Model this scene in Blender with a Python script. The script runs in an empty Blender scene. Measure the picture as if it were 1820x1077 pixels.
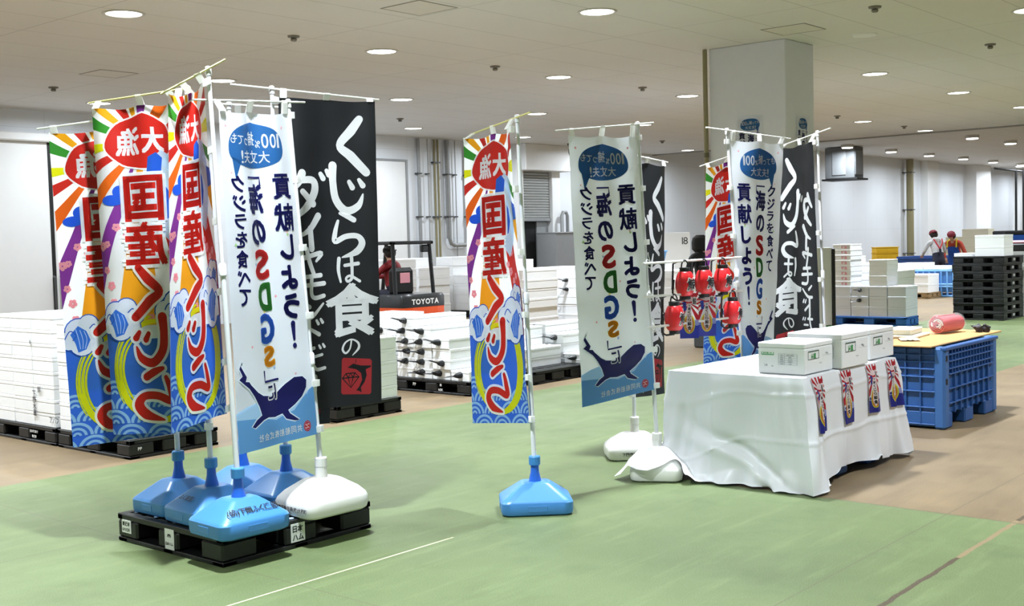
import bpy, bmesh, math, random
from mathutils import Vector, Matrix
from mathutils.geometry import tessellate_polygon

random.seed(11)
SC = bpy.context.scene
COL = SC.collection
PI = math.pi

# ------------------------------------------------------------------ camera
# World axes follow the hall: X runs along the far wall, Y runs towards it, Z is up.
EYE = Vector((0.0, 0.0, 1.62))
FPX = 2069.0
YAW, PITCH, ROLL = math.radians(49.398), math.radians(3.01), math.radians(-1.488)


def camera_axes():
    cy, sy = math.cos(YAW), math.sin(YAW)
    f = Vector((sy * math.cos(PITCH), cy * math.cos(PITCH), -math.sin(PITCH)))
    r = Vector((cy, -sy, 0.0))
    u = r.cross(f)
    c, s = math.cos(ROLL), math.sin(ROLL)
    return r * c + u * s, u * c - r * s, f


CR, CU, CF = camera_axes()
cam_data = bpy.data.cameras.new('camera')
cam_data.sensor_width = 36.0
cam_data.lens = FPX / 1820.0 * 36.0
cam_data.clip_start = 0.05
cam_data.clip_end = 400
cam = bpy.data.objects.new('camera', cam_data)
COL.objects.link(cam)
cam.matrix_world = Matrix(((CR.x, CU.x, -CF.x, EYE.x), (CR.y, CU.y, -CF.y, EYE.y), (CR.z, CU.z, -CF.z, EYE.z), (0, 0, 0, 1)))
SC.camera = cam


def ray(px, py):
    return CF + CR * ((px - 910.0) / FPX) - CU * ((py - 538.5) / FPX)


def G(px, py, z=0.0):
    """point of the horizontal plane at height z seen at a photo pixel"""
    d = ray(px, py)
    return EYE + d * ((z - EYE.z) / d.z)


def depth(p):
    return (Vector(p) - EYE).dot(CF)


def at(px, py, dep):
    """point at a distance dep in front of the eye seen at a photo pixel"""
    return EYE + ray(px, py) * dep


def on_sphere(px, py, c, rad, far):
    """point seen at a pixel that lies rad away from c (nearer or farther solution)"""
    d = ray(px, py).normalized()
    oc = EYE - c
    b = d.dot(oc)
    q = b * b - (oc.dot(oc) - rad * rad)
    if q <= 0:
        return EYE + d * (-b)
    return EYE + d * (-b + (math.sqrt(q) if far else -math.sqrt(q)))


# ------------------------------------------------------------------ light and exposure
LAMP_WATTS = 160.0
LAMP_COLOUR = (0.84, 0.92, 1.0)
SC.view_settings.view_transform = 'Standard'
SC.view_settings.look = 'None'
SC.view_settings.exposure = 0.0
SC.view_settings.gamma = 1.0
SC.view_settings.use_curve_mapping = False
SC.cycles.use_denoising = True
SC.cycles.max_bounces = 8
SC.cycles.diffuse_bounces = 5
SC.cycles.glossy_bounces = 3
SC.cycles.transmission_bounces = 4
SC.cycles.transparent_max_bounces = 8
SC.cycles.caustics_reflective = False
SC.cycles.caustics_refractive = False
SC.cycles.sample_clamp_indirect = 6.0

world = bpy.data.worlds.new('hall_daylight')
SC.world = world
world.use_nodes = True
wb = world.node_tree.nodes['Background']
wb.inputs['Color'].default_value = (0.82, 0.88, 1.0, 1)
wb.inputs['Strength'].default_value = 0.45


# ------------------------------------------------------------------ materials
def lin(h):
    h = h.lstrip('#')
    out = []
    for i in (0, 2, 4):
        c = int(h[i:i + 2], 16) / 255.0
        out.append(c / 12.92 if c <= 0.04045 else ((c + 0.055) / 1.055) ** 2.4)
    return (*out, 1.0)


MATS = {}


def mat(name, hexcol, rough=0.5, metal=0.0, var=0.06, scale=6.0, trans=0.0, bump=0.0, coat=0.0, spec=0.5):
    """principled surface whose base colour is gently broken up by a noise texture"""
    if name in MATS:
        return MATS[name]
    m = bpy.data.materials.new(name)
    m.use_nodes = True
    nt = m.node_tree
    N, L = nt.nodes, nt.links
    b = N['Principled BSDF']
    out = N['Material Output']
    tc = N.new('ShaderNodeTexCoord')
    nz = N.new('ShaderNodeTexNoise')
    nz.inputs['Scale'].default_value = scale
    nz.inputs['Detail'].default_value = 4
    L.new(tc.outputs['Object'], nz.inputs['Vector'])
    mp = N.new('ShaderNodeMapRange')
    mp.inputs['To Min'].default_value = 1 - var
    mp.inputs['To Max'].default_value = 1 + var
    L.new(nz.outputs['Fac'], mp.inputs['Value'])
    mx = N.new('ShaderNodeVectorMath')
    mx.operation = 'SCALE'
    c = lin(hexcol)
    mx.inputs[0].default_value = c[:3]
    L.new(mp.outputs['Result'], mx.inputs['Scale'])
    L.new(mx.outputs['Vector'], b.inputs['Base Color'])
    b.inputs['Roughness'].default_value = rough
    b.inputs['Metallic'].default_value = metal
    b.inputs['Specular IOR Level'].default_value = spec
    b.inputs['Coat Weight'].default_value = coat
    if bump:
        bp = N.new('ShaderNodeBump')
        bp.inputs['Strength'].default_value = bump
        bp.inputs['Distance'].default_value = 0.01
        L.new(nz.outputs['Fac'], bp.inputs['Height'])
        L.new(bp.outputs['Normal'], b.inputs['Normal'])
    if trans:
        t = N.new('ShaderNodeBsdfTranslucent')
        L.new(mx.outputs['Vector'], t.inputs['Color'])
        ms = N.new('ShaderNodeMixShader')
        ms.inputs['Fac'].default_value = trans
        L.new(b.outputs['BSDF'], ms.inputs[1])
        L.new(t.outputs['BSDF'], ms.inputs[2])
        L.new(ms.outputs['Shader'], out.inputs['Surface'])
    MATS[name] = m
    return m


def glow(name, hexcol, strength):
    m = bpy.data.materials.new(name)
    m.use_nodes = True
    b = m.node_tree.nodes['Principled BSDF']
    b.inputs['Base Color'].default_value = (0.9, 0.9, 0.9, 1)
    b.inputs['Emission Color'].default_value = lin(hexcol)
    b.inputs['Emission Strength'].default_value = strength
    MATS[name] = m
    return m


def cloth_mat(name, hexcol):
    return mat('flag ' + name, hexcol, rough=0.42, var=0.03, scale=3.0, trans=0.48)


# ------------------------------------------------------------------ mesh building
class MB:
    def __init__(self):
        self.v, self.f, self.m = [], [], []

    def add(self, vs, fs, mi=0):
        k = len(self.v)
        self.v += [tuple(p) for p in vs]
        for f in fs:
            self.f.append(tuple(i + k for i in f))
            self.m.append(mi)
        return self

    def box(self, x0, x1, y0, y1, z0, z1, mi=0):
        vs = [(x, y, z) for z in (z0, z1) for y in (y0, y1) for x in (x0, x1)]
        return self.add(vs, [(0, 2, 3, 1), (4, 5, 7, 6), (0, 1, 5, 4), (2, 6, 7, 3), (0, 4, 6, 2), (1, 3, 7, 5)], mi)

    def cbox(self, x0, x1, y0, y1, z0, z1, c=0.01, mi=0):
        """box with every edge chamfered by c"""
        cx, cy, cz = (x0 + x1) / 2, (y0 + y1) / 2, (z0 + z1) / 2
        hx, hy, hz = (x1 - x0) / 2, (y1 - y0) / 2, (z1 - z0) / 2
        c = min(c, hx * .95, hy * .95, hz * .95)
        idx, vs = {}, []
        for sx in (-1, 1):
            for sy in (-1, 1):
                for sz in (-1, 1):
                    for ax in range(3):
                        p = [sx * (hx - c), sy * (hy - c), sz * (hz - c)]
                        p[ax] = (sx, sy, sz)[ax] * (hx, hy, hz)[ax]
                        idx[(sx, sy, sz, ax)] = len(vs)
                        vs.append((cx + p[0], cy + p[1], cz + p[2]))
        fs = []
        S = (-1, 1)
        for s in S:
            fs.append([idx[(s, a, b, 0)] for a, b in ((-1, -1), (1, -1), (1, 1), (-1, 1))])
            fs.append([idx[(a, s, b, 1)] for a, b in ((-1, -1), (1, -1), (1, 1), (-1, 1))])
            fs.append([idx[(a, b, s, 2)] for a, b in ((-1, -1), (1, -1), (1, 1), (-1, 1))])
        for a in S:
            for b in S:
                fs.append([idx[(-1, a, b, 1)], idx[(1, a, b, 1)], idx[(1, a, b, 2)], idx[(-1, a, b, 2)]])
                fs.append([idx[(a, -1, b, 0)], idx[(a, 1, b, 0)], idx[(a, 1, b, 2)], idx[(a, -1, b, 2)]])
                fs.append([idx[(a, b, -1, 0)], idx[(a, b, 1, 0)], idx[(a, b, 1, 1)], idx[(a, b, -1, 1)]])
        for a in S:
            for b in S:
                for d in S:
                    fs.append([idx[(a, b, d, k)] for k in range(3)])
        cen = Vector((cx, cy, cz))
        out = []
        for f in fs:
            p = [Vector(vs[i]) for i in f]
            n = (p[1] - p[0]).cross(p[2] - p[0])
            mid = sum(p, Vector()) / len(p)
            out.append(tuple(f) if n.dot(mid - cen) > 0 else tuple(reversed(f)))
        return self.add(vs, out, mi)

    def tube(self, pts, r, seg=10, mi=0, cap=True):
        """round bar along a path; r is a number or one radius per point"""
        pts = [Vector(p) for p in pts]
        n = len(pts)
        rs = [r] * n if not hasattr(r, '__len__') else list(r)
        t0 = (pts[1] - pts[0]).normalized()
        up = Vector((0, 0, 1)) if abs(t0.z) < 0.9 else Vector((1, 0, 0))
        nrm = t0.cross(up).normalized()
        vs = []
        for i in range(n):
            a, b = pts[max(0, i - 1)], pts[min(n - 1, i + 1)]
            t = (b - a).normalized() if (b - a).length > 1e-9 else t0
            nrm = (nrm - t * nrm.dot(t))
            nrm = nrm.normalized() if nrm.length > 1e-6 else t.orthogonal().normalized()
            bn = t.cross(nrm)
            for k in range(seg):
                a_ = 2 * PI * k / seg
                vs.append(pts[i] + (nrm * math.cos(a_) + bn * math.sin(a_)) * rs[i])
        fs = [(i * seg + k, i * seg + (k + 1) % seg, (i + 1) * seg + (k + 1) % seg, (i + 1) * seg + k) for i in range(n - 1) for k in range(seg)]
        if cap:
            fs += [tuple(range(seg - 1, -1, -1)), tuple((n - 1) * seg + k for k in range(seg))]
        return self.add(vs, fs, mi)

    def lathe(self, prof, seg=24, c=(0, 0, 0), mi=0, sx=1.0, sy=1.0, sq=None):
        """turn a profile of (radius, height) about the vertical; sq gives a rounded-square section"""
        vs = []
        for r, z in prof:
            for k in range(seg):
                a = 2 * PI * k / seg
                ca, sa = math.cos(a), math.sin(a)
                vs.append((c[0] + r * ca * sx, c[1] + r * sa * sy, c[2] + z))
        n = len(prof)
        fs = [(i * seg + k, i * seg + (k + 1) % seg, (i + 1) * seg + (k + 1) % seg, (i + 1) * seg + k) for i in range(n - 1) for k in range(seg)]
        fs += [tuple(range(seg - 1, -1, -1)), tuple((n - 1) * seg + k for k in range(seg))]
        return self.add(vs, fs, mi)

    def rings(self, rings, mi=0, cap=True):
        """loft closed rings of equal point count"""
        s = len(rings[0])
        vs = [p for r in rings for p in r]
        n = len(rings)
        fs = [(i * s + k, i * s + (k + 1) % s, (i + 1) * s + (k + 1) % s, (i + 1) * s + k) for i in range(n - 1) for k in range(s)]
        if cap:
            fs += [tuple(range(s - 1, -1, -1)), tuple((n - 1) * s + k for k in range(s))]
        return self.add(vs, fs, mi)

    def xform(self, M, start=0):
        for i in range(start, len(self.v)):
            self.v[i] = tuple(M @ Vector(self.v[i]))
        return self

    def mesh(self, name, mats, smooth=False, angle=35):
        me = bpy.data.meshes.new(name)
        me.from_pydata(self.v, [], self.f)
        for m in (mats if isinstance(mats, (list, tuple)) else [mats]):
            me.materials.append(m)
        me.polygons.foreach_set('material_index', self.m)
        if smooth:
            me.polygons.foreach_set('use_smooth', [True] * len(self.f))
            me.update()
            me.set_sharp_from_angle(angle=math.radians(angle))
        me.update()
        return me

    def build(self, name, mats, parent=None, smooth=False, loc=None, rotz=0.0, angle=35):
        return link(name, self.mesh(name, mats, smooth, angle), parent, loc, rotz)


def link(name, data, parent=None, loc=None, rotz=0.0):
    o = bpy.data.objects.new(name, data)
    COL.objects.link(o)
    if parent is not None:
        o.parent = parent
    if loc is not None:
        o.location = loc
    if rotz:
        o.rotation_euler = (0, 0, rotz)
    return o


def tag(o, label=None, cat=None, group=None, kind=None):
    if label:
        o['label'] = label
    if cat:
        o['category'] = cat
    if group:
        o['group'] = group
    if kind:
        o['kind'] = kind
    return o


def thing(name, label, cat, loc=(0, 0, 0), rotz=0.0, group=None):
    o = bpy.data.objects.new(name, None)
    o.empty_display_size = 0.1
    COL.objects.link(o)
    o.location = loc
    o.rotation_euler = (0, 0, rotz)
    return tag(o, label, cat, group)


def dup(root, loc, rotz=0.0, label=None, group=None):
    r = root.copy()
    COL.objects.link(r)
    r.location = loc
    r.rotation_euler = (0, 0, rotz)
    tag(r, label, None, group)
    for ch in list(root.children):
        c = ch.copy()
        COL.objects.link(c)
        c.parent = r
        for g in list(ch.children):
            d = g.copy()
            COL.objects.link(d)
            d.parent = c
    return r


def struct(o):
    o['kind'] = 'structure'
    return o


# ------------------------------------------------------------------ lettering
GLYPHS = {}


def glyph(ch, bold=0.0):
    """triangulated outline of one character: (points, triangles, bounds)"""
    key = (ch, bold)
    if key not in GLYPHS:
        cu = bpy.data.curves.new('lettering', 'FONT')
        cu.body = ch
        cu.resolution_u = 3
        cu.offset = bold
        ob = bpy.data.objects.new('lettering', cu)
        COL.objects.link(ob)
        dg = bpy.context.evaluated_depsgraph_get()
        me = bpy.data.meshes.new_from_object(ob.evaluated_get(dg))
        pts = [(v.co.x, v.co.y) for v in me.vertices]
        tris = [tuple(p.vertices) for p in me.polygons]
        bpy.data.objects.remove(ob)
        bpy.data.curves.remove(cu)
        bpy.data.meshes.remove(me)
        if not pts:
            pts, tris = [(0, 0), (.1, 0), (0, .1)], []
        xs, ys = [p[0] for p in pts], [p[1] for p in pts]
        GLYPHS[key] = (pts, tris, (min(xs), max(xs), min(ys), max(ys)))
    return GLYPHS[key]


def glyph_in(ch, cx, cy, w, h, bold=0.0, ref=None):
    """character fitted into a box; y grows downwards. Returns (points, faces)"""
    x0, x1, y0, y1 = glyph(ch, ref if ref is not None else bold)[2]
    pts, tris, _ = glyph(ch, bold)
    sx, sy = w / max(1e-6, x1 - x0), h / max(1e-6, y1 - y0)
    return [(cx + (p[0] - (x0 + x1) / 2) * sx, cy - (p[1] - (y0 + y1) / 2) * sy) for p in pts], tris


def line_text(s, h, bold=0.0, gap=0.06):
    """a row of characters of cap height h starting at x = 0, y up, as an MB-ready (points, faces, width)"""
    vs, fs, x = [], [], 0.0
    for ch in s:
        if ch == ' ':
            x += h * 0.5
            continue
        pts, tris, (x0, x1, y0, y1) = glyph(ch, bold)
        sc = h / 0.85
        k = len(vs)
        vs += [(x + (p[0] - x0) * sc, p[1] * sc) for p in pts]
        fs += [tuple(i + k for i in t) for t in tris]
        x += (x1 - x0) * sc + h * gap
    return vs, fs, x


def write_on(mb, s, origin, xd, yd, h, mi=0, bold=0.0, lift=0.0015, centre=True, squeeze=1.0):
    """lay a line of text on a flat face of a mesh under construction"""
    vs, fs, w = line_text(s, h, bold)
    o, xd, yd = Vector(origin), Vector(xd).normalized(), Vector(yd).normalized()
    n = xd.cross(yd)
    off = w / 2 if centre else 0.0
    mb.add([o + xd * ((p[0] - off) * squeeze) + yd * p[1] + n * lift for p in vs], fs, mi)
    return w * squeeze
# ------------------------------------------------------------------ the setting
ZL, ZH, WALLY, STEPX = 4.33, 4.93, 21.2, 32.0


class NE:
    """small helper to write node maths"""
    def __init__(self, nt):
        self.nt = nt

    def m(self, op, *a, clamp=False):
        n = self.nt.nodes.new('ShaderNodeMath')
        n.operation = op
        n.use_clamp = clamp
        for i, x in enumerate(a):
            if isinstance(x, (int, float)):
                n.inputs[i].default_value = x
            else:
                self.nt.links.new(x, n.inputs[i])
        return n.outputs[0]

    def noise(self, vec, scale, detail=4, rough=0.55):
        n = self.nt.nodes.new('ShaderNodeTexNoise')
        n.inputs['Scale'].default_value = scale
        n.inputs['Detail'].default_value = detail
        n.inputs['Roughness'].default_value = rough
        self.nt.links.new(vec, n.inputs['Vector'])
        return n.outputs['Fac']

    def mix(self, fac, a, b):
        n = self.nt.nodes.new('ShaderNodeMix')
        n.data_type = 'RGBA'
        for sock, x in ((n.inputs['Factor'], fac), (n.inputs['A'], a), (n.inputs['B'], b)):
            if isinstance(x, (int, float, tuple)):
                sock.default_value = x
            else:
                self.nt.links.new(x, sock)
        return n.outputs['Result']

    def scalevec(self, vec, s):
        n = self.nt.nodes.new('ShaderNodeVectorMath')
        n.operation = 'MULTIPLY'
        n.inputs[1].default_value = s
        self.nt.links.new(vec, n.inputs[0])
        return n.outputs[0]


def floor_material():
    m = bpy.data.materials.new('painted concrete floor')
    m.use_nodes = True
    nt = m.node_tree
    e = NE(nt)
    b = nt.nodes['Principled BSDF']
    tc = nt.nodes.new('ShaderNodeTexCoord')
    P = tc.outputs['Object']
    sp = nt.nodes.new('ShaderNodeSeparateXYZ')
    nt.links.new(P, sp.inputs[0])
    x, y = sp.outputs['X'], sp.outputs['Y']
    wob = e.m('MULTIPLY', e.m('SUBTRACT', e.noise(P, 9.0), 0.5), 0.03)
    xw, yw = e.m('ADD', x, wob), e.m('ADD', y, wob)
    green = e.m('MULTIPLY', e.m('LESS_THAN', yw, 8.0), e.m('MAXIMUM', e.m('LESS_THAN', xw, 6.6), e.m('GREATER_THAN', yw, 4.4)))
    big = e.noise(P, 0.55, 3)
    mid = e.noise(P, 2.4, 5)
    streak = e.noise(e.scalevec(P, (0.7, 6.0, 1.0)), 1.6, 5, 0.65)
    fine = e.noise(P, 160.0, 2)
    g = e.mix(e.m('MULTIPLY', e.m('SUBTRACT', big, 0.30), 2.0, clamp=True), lin('#505d39'), lin('#66744a'))
    g = e.mix(e.m('MULTIPLY', e.m('SUBTRACT', streak, 0.52), 2.4, clamp=True), g, lin('#717f54'))
    g = e.mix(e.m('MULTIPLY', e.m('SUBTRACT', mid, 0.54), 2.2, clamp=True), g, lin('#465433'))
    t = e.mix(e.m('MULTIPLY', e.m('SUBTRACT', mid, 0.3), 1.8, clamp=True), lin('#6b5842'), lin('#806b4f'))
    t = e.mix(e.m('MULTIPLY', e.m('SUBTRACT', streak, 0.5), 2.0, clamp=True), t, lin('#594936'))
    col = e.mix(green, t, g)
    # stencilled seams: a pale scored line, a worn groove and cast bay joints
    def line(v, pos, w):
        return e.m('LESS_THAN', e.m('ABSOLUTE', e.m('SUBTRACT', v, pos)), w)
    near = e.m('LESS_THAN', e.m('ADD', x, e.m('MULTIPLY', wob, 20.0)), 4.6)
    pale = e.m('MULTIPLY', line(y, 4.405, 0.006), near)
    col = e.mix(e.m('MULTIPLY', pale, e.m('ADD', 0.35, mid)), col, lin('#d9d6a8'))
    wear = e.m('GREATER_THAN', e.noise(e.scalevec(P, (0.5, 0.5, 1.0)), 1.1, 5), 0.53)
    gro = line(yw, 2.05, 0.014)
    col = e.mix(gro, col, e.mix(wear, lin('#46382a'), lin('#7d6a4e')))
    joint = e.m('LESS_THAN', e.m('ABSOLUTE', e.m('SUBTRACT', e.m('FRACT', e.m('DIVIDE', e.m('ADD', x, 1.15), 3.1)), 0.5)), 0.0016)
    joint2 = e.m('LESS_THAN', e.m('ABSOLUTE', e.m('SUBTRACT', e.m('FRACT', e.m('DIVIDE', e.m('SUBTRACT', y, 0.62), 3.6)), 0.5)), 0.0013)
    edge = e.m('MULTIPLY', line(xw, 6.6, 0.009), e.m('LESS_THAN', y, 4.4))
    dark = e.m('MAXIMUM', e.m('MAXIMUM', joint, joint2), edge)
    col = e.mix(e.m('MULTIPLY', dark, 0.55), col, lin('#4f4b38'))
    spots = e.m('GREATER_THAN', e.noise(P, 22.0, 1), 0.80)
    col = e.mix(e.m('MULTIPLY', spots, 0.5), col, lin('#4c5a3e'))
    col = e.mix(e.m('MULTIPLY', e.m('SUBTRACT', fine, 0.45), 0.5, clamp=True), col, lin('#bcc3a0'))
    nt.links.new(col, b.inputs['Base Color'])
    nt.links.new(e.m('ADD', 0.36, e.m('MULTIPLY', mid, 0.3)), b.inputs['Roughness'])
    b.inputs['Specular IOR Level'].default_value = 0.35
    bp = nt.nodes.new('ShaderNodeBump')
    bp.inputs['Strength'].default_value = 0.12
    bp.inputs['Distance'].default_value = 0.004
    nt.links.new(fine, bp.inputs['Height'])
    nt.links.new(bp.outputs['Normal'], b.inputs['Normal'])
    return m


def panel_material(name, base, seam, px, py, wx, wy, strength, rough=0.6, axes='XY'):
    """plain sheet surface with faint regular joints"""
    m = bpy.data.materials.new(name)
    m.use_nodes = True
    nt = m.node_tree
    e = NE(nt)
    b = nt.nodes['Principled BSDF']
    tc = nt.nodes.new('ShaderNodeTexCoord')
    sp = nt.nodes.new('ShaderNodeSeparateXYZ')
    nt.links.new(tc.outputs['Object'], sp.inputs[0])
    u, v = sp.outputs[axes[0]], sp.outputs[axes[1]]
    a = e.m('LESS_THAN', e.m('FRACT', e.m('DIVIDE', e.m('ADD', u, 50.0), px)), wx / px)
    c = e.m('LESS_THAN', e.m('FRACT', e.m('DIVIDE', e.m('ADD', v, 50.0), py)), wy / py)
    n = e.noise(tc.outputs['Object'], 0.6, 4)
    col = e.mix(e.m('MULTIPLY', n, 0.25), lin(base), lin(seam))
    col = e.mix(e.m('MULTIPLY', e.m('MAXIMUM', a, c), strength), col, lin(seam))
    nt.links.new(col, b.inputs['Base Color'])
    b.inputs['Roughness'].default_value = rough
    b.inputs['Specular IOR Level'].default_value = 0.3
    return m


M_CEIL = panel_material('ceiling board', '#e0dfdd', '#a9a8a6', 3.0, 0.91, 0.014, 0.014, 0.75)
M_WALL = panel_material('insulated wall panel', '#e6eaef', '#bfc3c8', 1.2, 2.25, 0.010, 0.010, 0.5, 0.45, 'XZ')
M_WHITE = mat('white paint', '#e9eaea', 0.45, var=0.02)
M_GREY = mat('grey galvanised steel', '#9b9d9e', 0.4, 0.3, var=0.08)
M_DGREY = mat('dark grey steel', '#4b4d4f', 0.5, 0.2)
M_OLIVE = mat('olive conduit', '#8a8362', 0.5)
M_BLACK = mat('black rubber', '#141415', 0.55, var=0.1)

fl = struct(MB().box(-18, 78, -16, WALLY + .2, -0.1, 0).build('floor', floor_material()))
struct(MB().box(-18, STEPX, -16, WALLY + .2, ZL, ZL + .6).build('ceiling', M_CEIL))
struct(MB().box(STEPX, 78, -16, WALLY + .2, ZH, ZH + .1).build('ceiling', M_CEIL))
struct(MB().box(STEPX - .06, STEPX + .05, -16, WALLY, ZL - .035, ZL - .002).build('trim_1', mat('step edge grey', '#8d8c89', .6)))
struct(MB().box(-18, 78, WALLY, WALLY + .2, 0, ZH).build('wall_back', M_WALL))
struct(MB().box(77.8, 78, -16, WALLY, 0, ZH).build('wall_right', M_WALL))
struct(MB().box(-18.2, -18, -16, WALLY + .2, 0, ZL).build('wall_left', M_WALL))


def wx(px, py, y=WALLY):
    d = ray(px, py)
    p = EYE + d * (y / d.y)
    return p.x, p.z


# pilasters of the far wall
for i, (p0, p1, dep) in enumerate(((1636, 1656, .35), (1716, 1742, .55), (1800, 1812, .4))):
    x0, x1 = wx(p0, 330)[0], wx(p1, 330)[0]
    struct(MB().box(x0, x1, WALLY - dep, WALLY + .01, 0, ZH + .002).build('trim_%d' % (i + 2), M_WHITE))

# the square pillar, its kick block, its conduit
PX0, PX1, PY0, PY1 = 14.86, 15.72, 7.64, 8.86
M_PIL = mat('pillar paint', '#dcdfea', 0.5, var=0.03)
struct(MB().cbox(PX0, PX1, PY0, PY1, 0, ZL + .004, .015).build('pillar', M_PIL))
struct(MB().cbox(PX0 - .2, PX1 + .2, PY0 - .2, PY1 + .22, 0, .22, .02).build('pillar_kick_block', M_DGREY))
t = thing('conduit_pipe', 'olive green vertical conduit running up the left edge of the square pillar', 'pipe', (PX0 - .04, PY1 + .04, 0.22))
MB().tube([(0, 0, 0), (0, 0, ZL - .23)], .034, 14).build('pipe', M_OLIVE, t, smooth=True)
MB().tube([(0, 0, 2.55), (0, 0, 2.62)], .04, 14).build('pipe_joint', mat('dark olive', '#5d5840', .5), t, smooth=True)

# large sliding cold-store door at the left end, its rail and pulls
dx1, dz1 = wx(83, 254)
d = struct(MB().cbox(dx1 - 4.2, dx1 - .05, WALLY - .10, WALLY - .005, 0, dz1, .01).build('door_1', M_WHITE))
struct(MB().box(dx1 - .05, dx1 + .03, WALLY - .085, WALLY - .004, 0, dz1).build('trim_5', M_BLACK))
d2 = struct(MB().cbox(dx1 + .03, dx1 + 3.2, WALLY - .10, WALLY - .005, 0, dz1, .01).build('door_2', M_WHITE))
struct(MB().cbox(dx1 - 4.3, dx1 + 3.3, WALLY - .24, WALLY - .005, dz1, dz1 + .16, .02).build('trim_6', M_WHITE))
for par, px in ((d, 92), (d2, 104)):
    hx_, hz = wx(px, 530)
    MB().tube([(hx_, WALLY - .12, hz + .42), (hx_, WALLY - .17, hz + .4), (hx_, WALLY - .17, hz - .45), (hx_, WALLY - .12, hz - .47)], .022, 8).build('door_handle', M_DGREY, par, smooth=True)
# flush double door beyond
ax, az = wx(667, 285)
bx_, _ = wx(718, 288)
d3 = struct(MB().cbox(ax - 2.0, bx_, WALLY - .05, WALLY - .004, 0, az, .008).build('door_3', M_WHITE))
struct(MB().box(ax - 2.0, bx_ + .06, WALLY - .07, WALLY - .003, az, az + .05).box(bx_ + .002, bx_ + .06, WALLY - .07, WALLY - .003, 0, az).build('trim_7', M_GREY))


def wall_pipe(px, r, name, label, material, z0=0.05, z1=ZL - .02, off=.08, clamps=(1.2, 2.3, 3.4)):
    x, _ = wx(px, 330)
    t = thing(name, label, 'pipe', (x, WALLY - off, 0))
    MB().tube([(0, 0, z0), (0, 0, z1)], r, 12).build('pipe', material, t, smooth=True)
    for z in clamps:
        if z0 < z < z1:
            MB().box(-r - .03, r + .03, -r - .006, off - .004, z, z + .035).build('pipe_clamp', M_DGREY, t)
    return t


wall_pipe(741, .045, 'steel_pipe', 'grey steel wall pipe nearest the flush white door behind the forklift', M_GREY)
wall_pipe(757.5, .013, 'thin_cable', 'thin grey cable on the wall between the grey pipe and the two olive conduits', M_GREY)
wall_pipe(769.5, .03, 'olive_conduit', 'left one of the two olive conduits side by side on the back wall', M_OLIVE, clamps=(2.3, 3.7))
wall_pipe(775.5, .03, 'olive_conduit', 'right one of the two olive conduits side by side on the back wall', M_OLIVE, clamps=(2.3, 3.7))
wall_pipe(806, .014, 'thin_cable', 'thin cable dropping inside the grey U-shaped duct on the back wall', M_GREY)
wall_pipe(789.5, .035, 'steel_pipe', 'grey pipe just left of the U-shaped duct on the back wall', M_GREY, z0=1.75)
x0, z0 = wx(794, 436)
x1, _ = wx(829, 436)
t = thing('cable_duct', 'grey U-shaped duct with rounded lower corners on the back wall', 'duct', (x0, WALLY - .12, 0))
w = x1 - x0
MB().tube([(0, 0, ZL - .02), (0, 0, z0 + .18), (.05, 0, z0 + .05), (.18, 0, z0), (w - .18, 0, z0), (w - .05, 0, z0 + .05), (w, 0, z0 + .18), (w, 0, ZL - .02)], .055, 12).build('duct', M_GREY, t, smooth=True)
for q in (0, w):
    for z in (2.3, 3.4):
        MB().box(q - .08, q + .08, -.065, .116, z, z + .035).build('duct_clamp', M_DGREY, t)
MB().tube([(w - .02, 0, z0 - .05), (w - .02, 0, 1.0)], .016, 8).build('drain_tube', M_GREY, t, smooth=True)

# roller shutter under a boxed soffit, dark opening below
x0, zt = wx(918, 292)
x1, _ = wx(968, 298)
_, zb = wx(950, 388)
struct(MB().cbox(x0 - .25, wx(989, 300)[0], WALLY - .55, WALLY + .01, wx(960, 306)[1], ZL + .002, .015).build('trim_8', M_WHITE))
sh = MB()
n = 20
for k in range(n):
    a = zb + (zt - zb) * k / n
    b_ = zb + (zt - zb) * (k + 1) / n
    sh.cbox(x0, x1, WALLY - .16, WALLY - .1, a, b_ - .004, .02)
t = thing('roller_shutter', 'grey slatted roller shutter half lowered under a white soffit', 'shutter', (0, 0, 0))
sh.build('slats', mat('shutter metal', '#a9aba9', .4, .4), t)
MB().cbox(x0 - .02, x1 + .02, WALLY - .19, WALLY - .08, zb - .09, zb, .01).build('bottom_bar', M_GREY, t)
struct(MB().box(x0, x1, WALLY - .03, WALLY - .005, 0, zb).build('opening_shade', mat('dark opening', '#0b0b0c', .8), ))  # flat black sheet painting the shade inside the opening
struct(MB().box(wx(951, 420)[0], x1, WALLY - .07, WALLY - .004, 0, zb - .1).build('door_5', M_GREY))
struct(MB().cbox(x1 + .01, wx(984, 340)[0], WALLY - .25, WALLY + .01, 0, zt + .12, .01).build('trim_9', M_WHITE))
struct(MB().cbox(x0 - .3, x0 - .01, WALLY - .25, WALLY + .01, 0, zt + .12, .01).build('trim_10', M_WHITE))
# valve pipe and grey cabinet right of the shutter
x2, z2 = wx(983, 378)
t = thing('valve_pipe', 'grey looped water pipe with valve handles right of the shutter', 'pipe', (x2, WALLY - .4, 0))
MB().tube([(-.1, 0, 0.05), (-.1, 0, z2 - .1), (-.04, 0, z2), (.1, 0, z2), (.16, 0, z2 - .1), (.16, 0, .05)], .05, 10).build('pipe', M_GREY, t, smooth=True)
for z in (1.1, 1.45, z2 - .6):
    MB().tube([(.16, -.05, z), (.42, -.05, z)], .035, 8).tube([(.4, -.05, z - .12), (.4, -.05, z + .12)], .025, 8).build('valve_handle', M_DGREY, t, smooth=True)
x3, z3 = wx(988, 415, 20.3)
x4, _ = wx(1042, 415, 20.3)
t = thing('steel_cabinet', 'plain grey steel cabinet standing right of the valve pipe', 'cabinet', (x3, 20.3, 0))
MB().cbox(0, x4 - x3, 0, .7, 0.05, z3, .01).build('body', mat('cabinet grey', '#8e9092', .5), t)
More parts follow.
